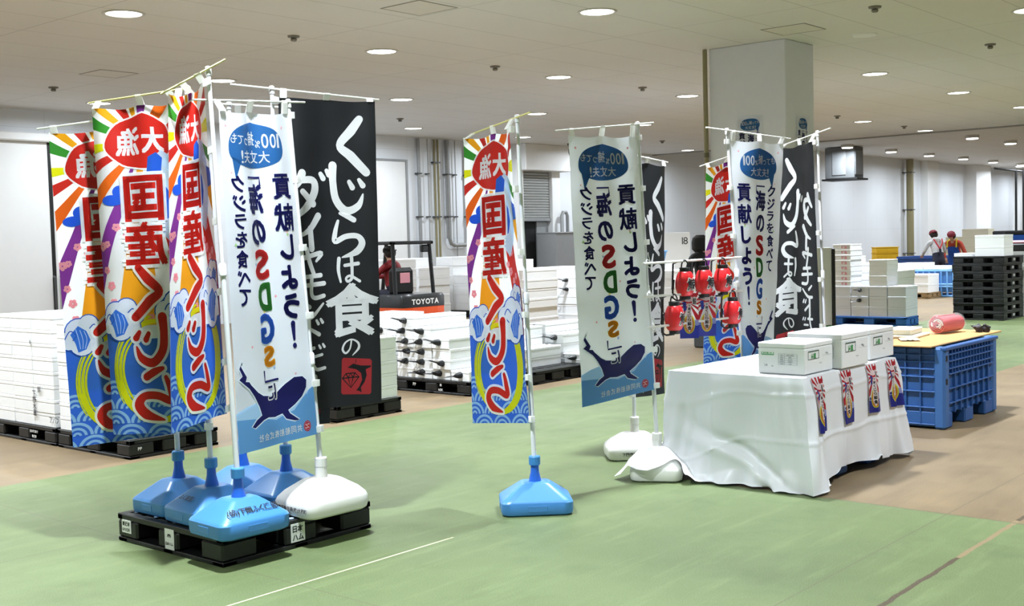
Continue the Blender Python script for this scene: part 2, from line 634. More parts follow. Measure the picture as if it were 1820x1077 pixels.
MB().cbox(-.01, x4 - x3 + .01, -.02, .72, z3, z3 + .04, .01).build('lid', M_GREY, t)
# ceiling mounted camera over the soffit
p = at(983, 254, depth((wx(983, 254)[0], WALLY - 1.2, ZL)))
t = thing('ceiling_camera', 'small black dome camera on a short stem below the ceiling near the shutter', 'camera', (p.x, WALLY - 1.2, ZL))
MB().lathe([(.16, -.05), (.17, -.02), (.17, 0)], 16).build('mount', M_DGREY, t, smooth=True)
MB().lathe([(.06, -.16), (.06, -.05)], 12).build('stem', M_GREY, t, smooth=True)
MB().lathe([(.05, -.36), (.12, -.33), (.14, -.24), (.13, -.15), (.05, -.14)], 16).build('dome', M_BLACK, t, smooth=True)

# air handler hanging by the far wall
q0, q1 = at(1466, 280, 45), at(1507, 321, 45)
t = thing('air_handler', 'grey hanging air handler with pale panels beside the black flag', 'air handler', (q0.x, q0.y, q1.z))
hh = ZH - q1.z - .02
MB().cbox(0, .8, -1.2, 0, 0.07, hh, .02).build('body', mat('handler grey', '#6b6d6e', .7, spec=.2), t)
MB().cbox(-.1, .9, -1.35, .1, 0, .07, .01).build('drip_tray', M_BLACK, t)
MB().cbox(-.02, 0, -.85, -.3, .2, hh - .15, .01).build('panel', mat('handler panel', '#85888a', .7, spec=.2), t)
MB().cbox(.05, .75, -1.22, -1.2, .2, hh - .15, .008).build('panel', mat('handler panel', '#85888a', .7), t)
wall_pipe(1606, .16, 'downpipe', 'olive downpipe on the far wall behind the yellow crates', M_OLIVE, z1=ZH - .02, off=.3, clamps=(.6, 2.6, 4.3))

# black goal-shaped frame far right
b0 = at(1806, 405, 50)
t = thing('pole_frame', 'tall thin black pole frame with a slanting arm at the far right', 'frame', (b0.x, b0.y, 0))
zt_ = at(1806, 303, 50).z
MB().tube([(0, 0, 0), (0, 0, zt_)], .05, 8).build('pole', M_BLACK, t, smooth=True)
MB().tube([(.2, -.25, 0), (.2, -.25, zt_)], .05, 8).build('pole', M_BLACK, t, smooth=True)
MB().tube([(-.55, .75, zt_ + .12), (.5, -.6, zt_ - .12)], .04, 8).build('arm', M_BLACK, t, smooth=True)

# ------------------------------------------------------------------ ceiling lamps
M_LAMP = glow('lamp diffuser', '#fffdf6', 9.0)
M_LAMP.cycles.emission_sampling = 'NONE'
M_RIM = mat('lamp rim', '#c8c6c0', .4, .2)
rim_me = MB().rings([[(r * math.cos(2 * PI * k / 32), r * math.sin(2 * PI * k / 32), z) for k in range(32)] for r, z in
                     ((.235, 0), (.235, -.012), (.222, -.016), (.200, -.010), (.196, -.001))], cap=False).mesh('rim', M_RIM, True)
dif_me = MB().lathe([(.197, -.004), (.10, -.006), (.03, -.006)], 32).mesh('diffuser', M_LAMP)
rimb_me = MB().lathe([(.20, -.11), (.235, -.10), (.235, 0)], 32).mesh('rim', M_RIM, True)
difb_me = MB().lathe([(.19, -.135), (.20, -.111)], 32).mesh('diffuser', M_LAMP)
CUT = {}


def lamp(x, y, z, label, bowl=False, group='round ceiling downlights', wide=False, low=False):
    t = thing('ceiling_lamp', label, 'lamp', (x, y, z), 0, group)
    link('rim', rimb_me if bowl else rim_me, t)
    link('diffuser', difb_me if bowl else dif_me, t)
    key = 'downlight bowl' if bowl else 'downlight wide' if wide else 'downlight low' if low else 'downlight'
    ld = bpy.data.lights.get(key)
    if ld is None:
        ld = bpy.data.lights.new(key, 'AREA')
        ld.shape = 'DISK'
        ld.size = .24
        ld.energy = LAMP_WATTS * (.78 if bowl else .54 if wide else .8 if low else 1.0)
        ld.color = LAMP_COLOUR
        ld.spread = math.radians(172 if wide or bowl else 104)
    link('downlight', ld, t, (0, 0, -.15 if bowl else -.03))
    return t


LX, LY = 11.37, 8.29
SEEN = {(0, 0): 'at the top edge of the photo', (2, 0): 'right of the pillar', (3, 0): 'second to the right of the pillar',
        (4, 0): 'touching the right edge of the photo', (-1, 1): 'highest at the top left', (0, 1): 'above the black flag, alone',
        (1, 1): 'between the two middle flags, high up', (2, 1): 'just left of the pillar', (4, 1): 'right of the pillar near the black flag',
        (5, 1): 'just before the ceiling step', (0, 2): 'beside the tallest flag pole', (1, 2): 'just right of the large black flag',
        (2, 2): 'at the tip of the yellow flag rod', (3, 2): 'above the middle white flag', (0, 3): 'above the leftmost flags',
        (2, 3): 'over the wall pipes', (3, 3): 'behind the middle flag pole', (5, 3): 'above the bright far wall'}
for m_ in range(-2, 4):
    for n_ in range(-4, 6):
        if (n_, m_) == (1, 0):
            continue
        x, y = LX + 4 * n_, LY + 3.738 * m_
        s = SEEN.get((n_, m_))
        lamp(x, y, ZL, ('round recessed white downlight ' + s) if s else 'round recessed white downlight outside or at the edge of the view',
             False, 'round ceiling downlights' if s else 'downlights outside the view', wide=m_ >= 2 or n_ >= 5, low=m_ == -2)
far = [(1506, 260), (1584, 268), (1651, 275), (1712, 281), (1765, 287), (1815, 292), (1796, 253), (1728, 243.5)]
dn = ['first', 'second', 'third', 'fourth', 'fifth', 'sixth']
for i, (px, py) in enumerate(far):
    d_ = ray(px, py)
    p = EYE + d_ * ((ZH - .06 - EYE.z) / d_.z)
    lamp(p.x, p.y, ZH, ('%s bowl lamp from the left in the far row beyond the step' % dn[i]) if i < 6 else
         ('bowl lamp alone at the right edge beyond the step' if i == 6 else 'lamp nearest beyond the ceiling step'), True, 'bowl lamps on the higher ceiling')
for k in range(4):  # far row carried on unseen, added to brighten the far right wall
    lamp(62.9 + 4.1 * k, 19.2, ZH, 'bowl lamp added out of view to brighten the far right wall', True, 'bowl lamps outside the view')
for x, y in ((36.5, 8.3), (40.6, 8.3), (36.5, 4.5), (44.7, 8.3)):  # extra unseen lamps, added so that the cream crates are lit
    lamp(x, y, ZH, 'bowl lamp added out of view to brighten the far right wall', True, 'bowl lamps outside the view')
for i in range(3):
    for j in range(4):
        if (i, j) != (0, 0) and (j < 3 or i > 0):
            lamp(44 + 8 * i, 14.2 - 6 * j + 1.1 * i, ZH, 'bowl lamp added out of view to brighten the far right wall', True, 'bowl lamps outside the view')

# hatches and detectors on the low ceiling
M_SEAM = mat('hatch seam', '#8f8c86', .6)
for px, py, s, lab in ((745, 14, .6, 'square ceiling hatch at the top edge left of centre'), (193, 131, .6, 'square ceiling hatch above the rainbow flags'),
                       (1410, 52, .6, 'square ceiling hatch in front of the pillar')):
    p = EYE + ray(px, py) * ((ZL - EYE.z) / ray(px, py).z)
    t = thing('ceiling_hatch', lab, 'hatch', (p.x, p.y, ZL))
    h = s / 2
    MB().box(-h, h, -h, h, -.004, 0).build('panel', mat('hatch board', '#d6d3cc', .6), t)
    f_ = MB()
    f_.box(-h - .015, h + .015, -h - .015, -h, -.006, 0).box(-h - .015, h + .015, h, h + .015, -.006, 0)
    f_.box(-h - .015, -h, -h, h, -.006, 0).box(h, h + .015, -h, h, -.006, 0).build('frame', M_SEAM, t)
M_DET = mat('detector grey', '#77736b', .5)
det_me = MB().lathe([(.03, -.07), (.045, -.05), (.03, -.03), (.075, -.02), (.08, 0)], 14).mesh('sprinkler_head', M_DET, True)
DET = ((522, 68, 'high left of centre'), (95, 158, 'at the far left'), (880, 121, 'left of the middle lamps'), (1142, 158, 'left of the pillar'),
       (1555, 16, 'at the top right'), (1760, 82, 'below the top right corner'), (711, 213, 'near the wall pipes'), (1488, 208, 'right of the black flag rod'),
       (1607, 226, 'left of the ceiling step'), (1177, 252, 'right of the middle white flag'))
for px, py, lab in DET:
    p = EYE + ray(px, py) * ((ZL - .03 - EYE.z) / ray(px, py).z)
    tag(link('sprinkler_head', det_me, None, (p.x, p.y, ZL)), 'small grey sprinkler head on the ceiling ' + lab, 'sprinkler', 'ceiling sprinkler heads')
p = EYE + ray(1537, 61) * ((ZL - EYE.z) / ray(1537, 61).z)
tag(MB().lathe([(.10, -.03), (.16, -.02), (.17, 0)], 20).build('smoke_detector', M_WHITE, None, True, (p.x, p.y, ZL)), 'round white smoke detector on the ceiling right of the pillar', 'detector')
# ------------------------------------------------------------------ flag artwork (flat, in metres; u right, v down, as read from the front)
FW, FH = 0.60, 1.80
RED, WHITE, NAVY = '#cf2a20', '#f2f3f4', '#1d1f66'


class Art:
    """coloured shapes stacked in layers; slot 0 is the bare cloth"""
    def __init__(self, base, w=FW, h=FH):
        self.cols = [base]
        self.shapes = []          # (points, faces, colour slot, layer)
        self.layer = 0
        self.w, self.h = w, h

    def slot(self, c):
        if c not in self.cols:
            self.cols.append(c)
        return self.cols.index(c)

    def put(self, pts, faces, c, up=True):
        if up:
            self.layer += 1
        self.shapes.append((pts, faces, self.slot(c), self.layer))

    def poly(self, pts, c, up=True):
        tr = tessellate_polygon([[Vector((p[0], p[1], 0)) for p in pts]])
        self.put(list(pts), [tuple(t) for t in tr], c, up)

    def disc(self, cx, cy, rx, ry, c, n=28, up=True, a0=0, a1=360):
        pts = [(cx + rx * math.cos(math.radians(a0 + (a1 - a0) * k / n)), cy + ry * math.sin(math.radians(a0 + (a1 - a0) * k / n))) for k in range(n + (a1 - a0 < 360))]
        self.poly(pts, c, up)

    def stroke(self, pts, w, c, up=True, smooth=True, steps=6, caps=True):
        """brush stroke through points; w is one width or one per point"""
        ws = list(w) if hasattr(w, '__len__') else [w] * len(pts)
        P, W = [], []
        n = len(pts)
        if smooth and n > 2:
            for i in range(n - 1):
                p0, p1, p2, p3 = pts[max(0, i - 1)], pts[i], pts[i + 1], pts[min(n - 1, i + 2)]
                for k in range(steps):
                    t = k / steps
                    P.append(tuple(.5 * (2 * p1[j] + (p2[j] - p0[j]) * t + (2 * p0[j] - 5 * p1[j] + 4 * p2[j] - p3[j]) * t * t +
                                         (3 * p1[j] - p0[j] - 3 * p2[j] + p3[j]) * t ** 3) for j in (0, 1)))
                    W.append(ws[i] + (ws[i + 1] - ws[i]) * t)
            P.append(pts[-1])
            W.append(ws[-1])
        else:
            P, W = list(pts), ws
        L, R = [], []
        for i in range(len(P)):
            a, b = P[max(0, i - 1)], P[min(len(P) - 1, i + 1)]
            dx, dy = b[0] - a[0], b[1] - a[1]
            l = math.hypot(dx, dy) or 1
            nx, ny = -dy / l * W[i] / 2, dx / l * W[i] / 2
            L.append((P[i][0] + nx, P[i][1] + ny))
            R.append((P[i][0] - nx, P[i][1] - ny))
        m = len(P)
        vs = L + R
        fs = [(i, i + 1, m + i + 1, m + i) for i in range(m - 1)]
        if caps:
            for e in (0, m - 1):
                k = len(vs)
                vs = vs + [(P[e][0] + W[e] / 2 * math.cos(2 * PI * j / 12), P[e][1] + W[e] / 2 * math.sin(2 * PI * j / 12)) for j in range(12)]
                fs.append(tuple(range(k, k + 12)))
        self.put(vs, fs, c, up)

    def char(self, ch, cx, cy, w, h, c, bold=0.0, up=True, ref=None):
        # heavier weights are the plain outline laid down several times, slightly shifted
        pts, tr = glyph_in(ch, cx, cy, w - 2 * bold * w, h - 2 * bold * h, 0.0)
        r = bold * (w + h) / 2
        n = 0 if bold < .004 else (4 if bold < .05 else 8)
        V, T = [], []
        for k in range(max(1, n)):
            a = 2 * PI * (k + .5) / max(1, n)
            dx, dy = (r * math.cos(a) * 1.2, r * math.sin(a) * 1.2) if n else (0, 0)
            o = len(V)
            V += [(p[0] + dx, p[1] + dy) for p in pts]
            T += [tuple(i + o for i in t) for t in tr]
        self.put(V, T, c, up)

    def brush(self, ch, cx, cy, w, h, c, k=1.0, grow=0.0, up=True):
        """a kana drawn with brush strokes, centred in a box"""
        first = up
        for pts, ws in BRUSH[ch]:
            q = [(cx + (p[0] - .5) * w, cy + (p[1] - .5) * h) for p in pts]
            s = (w + h) / 2 * k
            self.stroke(q, [x * s * 1.22 + grow for x in ws], c, up=first)
            first = False

    def bake(self):
        """cut every shape along a fine grid so that the print can follow the folds"""
        bm = bmesh.new()
        lay = bm.faces.layers.int.new('layer')
        for pts, faces, slot, layer in self.shapes:
            vs = [bm.verts.new((p[0], p[1], layer)) for p in pts]
            for f in faces:
                try:
                    fc = bm.faces.new([vs[i] for i in f])
                except ValueError:
                    continue
                fc.material_index = slot
                fc[lay] = layer
        for co, no in (((0, 0, 0), (-1, 0, 0)), ((self.w, 0, 0), (1, 0, 0)), ((0, 0, 0), (0, -1, 0)), ((0, self.h, 0), (0, 1, 0))):
            bmesh.ops.bisect_plane(bm, geom=bm.verts[:] + bm.edges[:] + bm.faces[:], dist=1e-6, plane_co=co, plane_no=no, clear_outer=True)
        for k in range(1, NU):
            bmesh.ops.bisect_plane(bm, geom=bm.verts[:] + bm.edges[:] + bm.faces[:], dist=1e-6, plane_co=(self.w * k / NU, 0, 0), plane_no=(1, 0, 0))
        for k in range(1, NV):
            bmesh.ops.bisect_plane(bm, geom=bm.verts[:] + bm.edges[:] + bm.faces[:], dist=1e-6, plane_co=(0, self.h * k / NV, 0), plane_no=(0, 1, 0))
        for k in range(1 - NV, NU):
            # diagonals of the grid cells: (u / du) - (v / dv) = k
            nrm = Vector((NU / self.w, -NV / self.h, 0))
            bmesh.ops.bisect_plane(bm, geom=bm.verts[:] + bm.edges[:] + bm.faces[:], dist=1e-6, plane_co=(self.w * k / NU, 0, 0), plane_no=nrm.normalized())
        bm.verts.index_update()
        vs = [tuple(v.co) for v in bm.verts]
        fs, ms = [], []
        for f in bm.faces:
            if f.calc_area() > 1e-9:
                idx = [v.index for v in f.verts]
                if f.normal.z < 0:
                    idx.reverse()
                fs.append(tuple(idx))
                ms.append(f.material_index)
        bm.free()
        self.baked = (vs, fs, ms)
        return self


NU, NV = 24, 30
BRUSH = {
    'く': [([(.74, 0), (.52, .22), (.22, .5), (.5, .7), (.88, 1)], [.15, .19, .15, .19, .16])],
    'じ': [([(.16, .0), (.15, .35), (.22, .72), (.48, .95), (.8, .85), (.93, .6)], [.19, .16, .17, .18, .15, .03]),
          ([(.58, .34), (.66, .46)], [.10, .13]), ([(.84, .3), (.93, .42)], [.09, .13])],
    'ら': [([(.28, 0), (.46, .06), (.66, .16)], [.07, .13, .13]),
          ([(.22, .18), (.14, .42), (.12, .66), (.42, .55), (.74, .55), (.86, .72), (.7, .92), (.3, 1.04)], [.07, .11, .13, .13, .13, .17, .17, .03])],
    'は': [([(.12, .04), (.08, .5), (.16, .96)], [.14, .13, .08]), ([(.36, .32), (.94, .26)], [.12, .14]),
          ([(.66, .02), (.67, .5), (.64, .84), (.46, .95), (.40, .82), (.6, .74), (.98, .96)], [.14, .12, .12, .1, .09, .1, .11])],
    'の': [([(.56, .1), (.46, .6), (.22, .84), (.06, .6), (.22, .22), (.58, .06), (.92, .28), (.94, .62), (.6, 1)], [.1, .1, .12, .13, .1, .08, .13, .15, .05])],
    'ダ': [([(.34, 0), (.24, .2), (.06, .42)], [.17, .16, .08]), ([(.3, .16), (.62, .16), (.66, .4), (.46, .74), (.16, 1)], [.13, .15, .17, .16, .09]),
          ([(.34, .42), (.6, .7)], [.12, .15]), ([(.84, .0), (.9, .1)], [.1, .12]), ([(1.0, -.08), (1.05, .02)], [.09, .11])],
    'イ': [([(.84, 0), (.5, .4), (.08, .62)], [.2, .17, .08]), ([(.5, .38), (.54, 1)], [.17, .19])],
    'ヤ': [([(.04, .42), (.5, .28), (.9, .2), (.7, .48)], [.15, .14, .15, .08]), ([(.34, .04), (.44, .5), (.6, 1)], [.14, .15, .14])],
    'モ': [([(.2, .12), (.86, .06)], [.13, .15]), ([(.06, .46), (.98, .38)], [.13, .15]), ([(.5, .1), (.46, .74), (.6, .93), (.96, .86)], [.13, .13, .14, .14])],
    'ン': [([(.1, .14), (.36, .34)], [.12, .16]), ([(.08, .92), (.5, .78), (.96, .2)], [.16, .15, .08])],
    'ド': [([(.3, 0), (.3, 1)], [.16, .15]), ([(.32, .36), (.76, .62)], [.12, .15]), ([(.66, .04), (.74, .18)], [.1, .12]), ([(.86, 0), (.94, .13)], [.1, .12])],
    'だ': [([(.06, .2), (.5, .12)], [.12, .12]), ([(.34, .0), (.26, .5), (.06, 1)], [.12, .12, .1]), ([(.5, .46), (.86, .4)], [.1, .1]),
          ([(.46, .8), (.6, .96), (.96, .92)], [.1, .12, .11]), ([(.74, .04), (.8, .14)], [.08, .1]), ([(.92, 0), (.98, .1)], [.08, .1])],
    '！': [([(.5, 0), (.5, .62)], [.2, .08]), ([(.5, .9), (.5, .94)], [.14, .14])],
}


def art_festival():
    a = Art('#f5f6f6')
    M = lambda x: FW - x * FW          # positions below were noted as seen from the back, 0 = free edge
    cx, cy = M(.455), .20

    def wedge(a0, a1, c, r=1.3):
        am = []
        for d in (a0, (a0 + a1) / 2, a1):
            am.append((cx - r * math.cos(math.radians(d)), cy - r * math.sin(math.radians(d))))
        a.poly([(cx, cy)] + am, c)
    G_, Y, O, P, Rr, LM = '#3f9a34', '#efb31c', '#e5701c', '#8a3a98', '#cf2f24', '#e3e011'
    for d0, d1, c in ((151, 164, G_), (133, 143, Y), (112, 125, Rr), (97, 107, Y), (76, 92, P), (46, 64, O), (12, 27, Rr), (-13, 0, LM),
                      (-36, -27, G_), (-57, -47, Y), (-77, -66, Rr), (-101, -86, '#eeaa1f'), (181, 192, LM), (201, 212, Rr), (223, 233.5, O), (244, 251.5, P)):
        wedge(d0, d1, c)
    # lower part of the rays ends in plain cloth
    for i in range(26):
        x, y = random.uniform(.03, .97), random.uniform(.66, 1.18)
        if .3 < x < .68 and y < 1.1:
            continue
        r = random.uniform(.016, .026)
        for k in range(5):
            t = 2 * PI * k / 5 + .3
            a.disc(M(x) + r * .62 * math.cos(t), y + r * .62 * math.sin(t), r * .5, r * .5, '#f2a3ae', 8, up=(k == 0))
    # sun disc with the big-catch characters
    ring = lambda g: [(cx + (.2 + g) * math.cos(t) * (1 + .03 * math.sin(5 * t)), cy + (.150 + g) * math.sin(t) * (1 + .03 * math.cos(7 * t))) for t in [2 * PI * k / 40 for k in range(40)]]
    a.poly(ring(.010), WHITE)
    a.poly(ring(0), RED)
    a.char('大', cx - .08, cy - .005, .14, .15, WHITE, .04)
    a.char('漁', cx + .075, cy - .005, .145, .165, WHITE, .03)
    # whale hugging the sun: pale belly, blue back, fins
    a.poly([(M(x), y) for x, y in ((.56, .30), (.66, .255), (.80, .30), (.90, .42), (.90, .58), (.84, .70), (.74, .78), (.64, .72), (.58, .5))], '#c6dcf4')
    a.poly([(M(x), y) for x, y in ((.53, .29), (.61, .265), (.67, .30), (.64, .42), (.72, .48), (.75, .56), (.71, .63), (.62, .66), (.56, .57), (.48, .52))], '#2a62cf')
    a.disc(M(.585), .40, .008, .008, WHITE, 10)
    a.poly([(M(x), y) for x, y in ((.88, .44), (.99, .47), (1.02, .56), (.9, .56))], '#2a6fd0')
    a.disc(M(.235), .475, .045, .038, '#2a62d8', 18)
    a.disc(M(.155), .52, .058, .030, '#2a62d8', 18)
    # sea
    sea = '#3a72d4'
    a.poly([(0, 1.27), (.08, 1.22), (.2, 1.25), (.34, 1.29), (.48, 1.25), (.6, 1.2), (.6, 1.8), (0, 1.8)], sea)
    lt = '#9fcff0'

    def scale(x, y, R):
        for q, (r0, r1) in enumerate(((R, R * .80), (R * .62, R * .44), (R * .28, R * .12))):
            n = 18
            o = [(x + r0 * math.cos(PI + PI * k / n), y + r0 * .8 * math.sin(PI + PI * k / n)) for k in range(n + 1)]
            i_ = [(x + r1 * math.cos(PI + PI * k / n), y + r1 * .8 * math.sin(PI + PI * k / n)) for k in range(n, -1, -1)]
            vs = o + i_
            a.put(vs, [(k, k + 1, 2 * n + 1 - k - 1, 2 * n + 1 - k) for k in range(n)], lt, up=(q == 0))
    row = 0
    for y in (1.58, 1.66, 1.74, 1.82):
        for k in range(-1, 5):
            x = k * .19 + (row % 2) * .095
            if y < 1.65 and .12 < x < .5:
                continue
            # cover what lies beneath with sea before drawing the scale
            a.poly([(x + .1 * math.cos(PI + PI * j / 14), y + .08 * math.sin(PI + PI * j / 14)) for j in range(15)], sea)
            scale(x, y, .095)
        row += 1
    # yellow brush ring
    yl = '#e4e312'
    rx0, ry0, rcx, rcy = .235, .275, FW * .5, 1.46

    def arc(d0, d1, f, w0, w1, n=16):
        pts, ws = [], []
        for k in range(n + 1):
            d = math.radians(d0 + (d1 - d0) * k / n)
            pts.append((rcx - rx0 * f * math.cos(d), rcy - ry0 * f * math.sin(d)))
            ws.append(w0 + (w1 - w0) * math.sin(PI * k / n))
        a.stroke(pts, ws, yl, smooth=False)
    a.poly([(rcx + .19 * math.cos(PI + PI * k / 16), 1.285 + .075 * math.sin(PI + PI * k / 16)) for k in range(17)], '#dfe9f4')
    arc(62, -62, 1.0, .045, .085)
    arc(-60, -118, 1.0, .05, .03)
    arc(75, 130, .98, .012, .03)
    arc(95, 122, 1.08, .01, .022)
    for f, d0, d1, w in ((1.02, 118, 262, .018), (.93, 124, 255, .02), (.85, 130, 246, .014), (1.08, 140, 215, .008), (.97, 190, 258, .034)):
        arc(d0, d1, f, .006, w)
    # foaming crests
    def crest(x, y, s, flip):
        ol, bl = '#2c5fc2', '#3c78d6'
        sg = -1 if flip else 1
        blobs = ((0, 0, .11), (.09, -.05, .085), (.17, .0, .07), (-.08, .07, .08), (.03, .10, .11), (.12, .10, .08))
        for q, (bx, by, r) in enumerate(blobs):
            a.disc(x + sg * bx * s, y + by * s, (r + .010) * s, (r + .010) * s, ol, 18, up=(q == 0))
        for q, (bx, by, r) in enumerate(blobs):
            a.disc(x + sg * bx * s, y + by * s, r * s, r * s, '#f4f7fb', 18, up=(q == 0))
        a.poly([(x + sg * p[0] * s, y + p[1] * s) for p in ((-.07, .02), (.0, -.05), (.07, .0), (.10, .08), (.06, .16), (-.01, .18), (-.03, .1))], bl)
        for k in range(3):
            a.stroke([(x + sg * (-.02 + .035 * k) * s, y + (-.02 + .01 * k) * s), (x + sg * (.0 + .035 * k) * s, y + .07 * s), (x + sg * (.01 + .02 * k) * s, y + .15 * s)],
                     .006 * s, '#bcd7f5', up=(k == 0))
        a.stroke([(x + sg * p[0] * s, y + p[1] * s) for p in ((-.12, .06), (-.07, -.01), (-.02, .03), (-.05, .07))], .009 * s, ol)
        a.stroke([(x + sg * p[0] * s, y + p[1] * s) for p in ((.12, .05), (.17, .0), (.14, -.05), (.10, -.02))], .009 * s, ol)
    crest(M(.13), 1.15, .66, True)
    crest(M(.93), 1.02, .52, False)
    crest(M(.85), 1.14, .82, False)
    # the column of text: white edge first, then red
    tx = M(.46)
    for grow, c in ((.030, WHITE), (0, RED)):
        b = .085 if grow else .038
        a.char('国', tx, .515, .245 + grow, .255 + grow, c, b)
        a.char('産', tx, .765, .255 + grow, .245 + grow, c, b)
        a.brush('く', tx, 1.03, .24, .27, c, .95, grow)
        a.brush('じ', tx, 1.30, .22, .26, c, .95, grow)
        a.brush('ら', tx, 1.585, .27, .27, c, 1.0, grow)
    return a.bake()


def art_sdgs():
    a = Art('#eff3fc')
    for i in range(34):
        x, y = random.uniform(.03, .57), random.uniform(.05, 1.45)
        c = random.choice(('#f2b6bf', '#f4e08a', '#b9dca0', '#bcd2ee'))
        if .08 < x < .52 and y < 1.35 and (y < .32 or random.random() < .6):
            continue
        r = random.uniform(.006, .012)
        a.poly([(x - r, y), (x, y - r * 1.2), (x + r, y), (x, y + r)], c)
    # speech bubble
    bub = '#2e6aa6'
    pts = []
    for k in range(44):
        t = 2 * PI * k / 44
        e = 1 + .035 * math.sin(3 * t)
        pts.append((.31 + .225 * e * math.copysign(abs(math.cos(t)) ** .8, math.cos(t)), .185 + .125 * math.copysign(abs(math.sin(t)) ** .85, math.sin(t))))
    a.poly(pts, bub)
    a.poly([(.44, .27), (.515, .25), (.495, .37)], bub, up=False)
    x = .115
    for ch, w, h, dy in (('1', .017, .085, 0), ('0', .042, .085, 0), ('0', .042, .085, 0), ('%', .036, .04, .02), ('捕', .066, .075, -.008), ('っ', .046, .04, .008), ('て', .05, .05, -.004), ('も', .046, .054, -.012)):
        a.char(ch, x + w / 2, .155 + dy, w, h, WHITE, .014)
        x += w + .008
    x = .19
    for ch, w, h in (('大', .07, .07), ('丈', .07, .07), ('夫', .07, .07), ('!', .018, .075)):
        a.char(ch, x + w / 2, .248, w, h, WHITE, .012)
        x += w + .008
    # right column, small
    ys = .35
    for ch, w, h in (('ク', .10, .09), ('ジ', .10, .09), ('ラ', .088, .08), ('を', .088, .085), ('食', .09, .095), ('べ', .095, .085), ('て', .085, .09)):
        a.char(ch, .485, ys + h / 2, w, h, NAVY, .03)
        ys += h + .012
    # middle column
    a.stroke([(.265, .40), (.265, .36), (.385, .36)], .012, NAVY, smooth=False)
    a.char('海', .325, .475, .155, .165, NAVY, .04)
    a.char('の', .325, .655, .145, .14, NAVY, .045)
    for ch, cy, w, h, c in (('S', .83, .13, .165, '#d93a3c'), ('D', 1.005, .125, .155, '#3f8f3d'), ('G', 1.175, .13, .165, '#3a74d2'), ('s', 1.325, .10, .115, '#f0b428')):
        a.char(ch, .315, cy, w, h, c, .055)
    a.stroke([(.375, 1.40), (.375, 1.455), (.255, 1.455)], .012, NAVY, smooth=False)
    # left column
    for ch, cy, w, h, b in (('貢', .415, .145, .14, .035), ('献', .585, .15, .155, .03), ('し', .75, .11, .14, .05), ('よ', .915, .125, .135, .05), ('う', 1.075, .12, .14, .05)):
        a.char(ch, .115, cy, w, h, NAVY, b)
    a.stroke([(.12, 1.17), (.12, 1.255)], [.034, .018], NAVY)
    a.disc(.12, 1.29, .015, .015, NAVY, 12)
    # water
    a.poly([(0, 1.60), (.07, 1.585), (.16, 1.54), (.28, 1.585), (.42, 1.55), (.52, 1.565), (.6, 1.59), (.6, 1.8), (0, 1.8)], '#b5d6ef')
    a.poly([(0, 1.53), (.05, 1.55), (.16, 1.64), (.3, 1.67), (.44, 1.64), (.6, 1.625), (.6, 1.8), (0, 1.8)], '#6fabdd')
    for k in range(7):
        a.stroke([(.03 + .02 * k, 1.53 + .012 * k), (.06 + .02 * k, 1.565 + .008 * k)], .004, '#e8f2fa', up=(k == 0))
    # whale with a pale outline
    body = [(.545, 1.335), (.555, 1.36), (.535, 1.40), (.515, 1.44), (.525, 1.47), (.50, 1.475), (.485, 1.50), (.44, 1.555), (.40, 1.585), (.33, 1.60), (.27, 1.585), (.205, 1.54), (.145, 1.505),
            (.085, 1.51), (.055, 1.54), (.06, 1.59), (.095, 1.645), (.15, 1.69), (.20, 1.72), (.19, 1.745), (.13, 1.80), (.16, 1.80), (.22, 1.775), (.245, 1.735), (.31, 1.745), (.37, 1.735),
            (.41, 1.745), (.475, 1.785), (.495, 1.775), (.46, 1.735), (.42, 1.71), (.435, 1.65), (.465, 1.58), (.50, 1.52), (.545, 1.475), (.57, 1.45), (.545, 1.43), (.565, 1.38)]
    cx = sum(p[0] for p in body) / len(body)
    body = [(p[0], 1.325 + (p[1] - 1.335) * .80) for p in body]
    a.stroke(body + body[:2], .013, '#eef4fa', smooth=False)
    a.poly(body, NAVY)
    a.char('に', .315, 1.515, .088, .098, WHITE, .07)
    a.char('に', .315, 1.515, .075, .085, NAVY, .03)
    # maker's line and round mark
    x = .115
    for i, ch in enumerate('共同船舶株式会社'):
        a.char(ch, x + .019, 1.745, .036, .04, WHITE, .02)
        x += .043
    a.disc(.075, 1.742, .028, .03, '#d0303a', 20)
    a.disc(.075, 1.742, .022, .024, '#8ab9e2', 20)
    a.disc(.075, 1.742, .020, .022, '#d0303a', 20)
    a.stroke([(.063, 1.733), (.088, 1.732), (.064, 1.752), (.089, 1.751)], .006, WHITE, smooth=False)
    return a.bake()


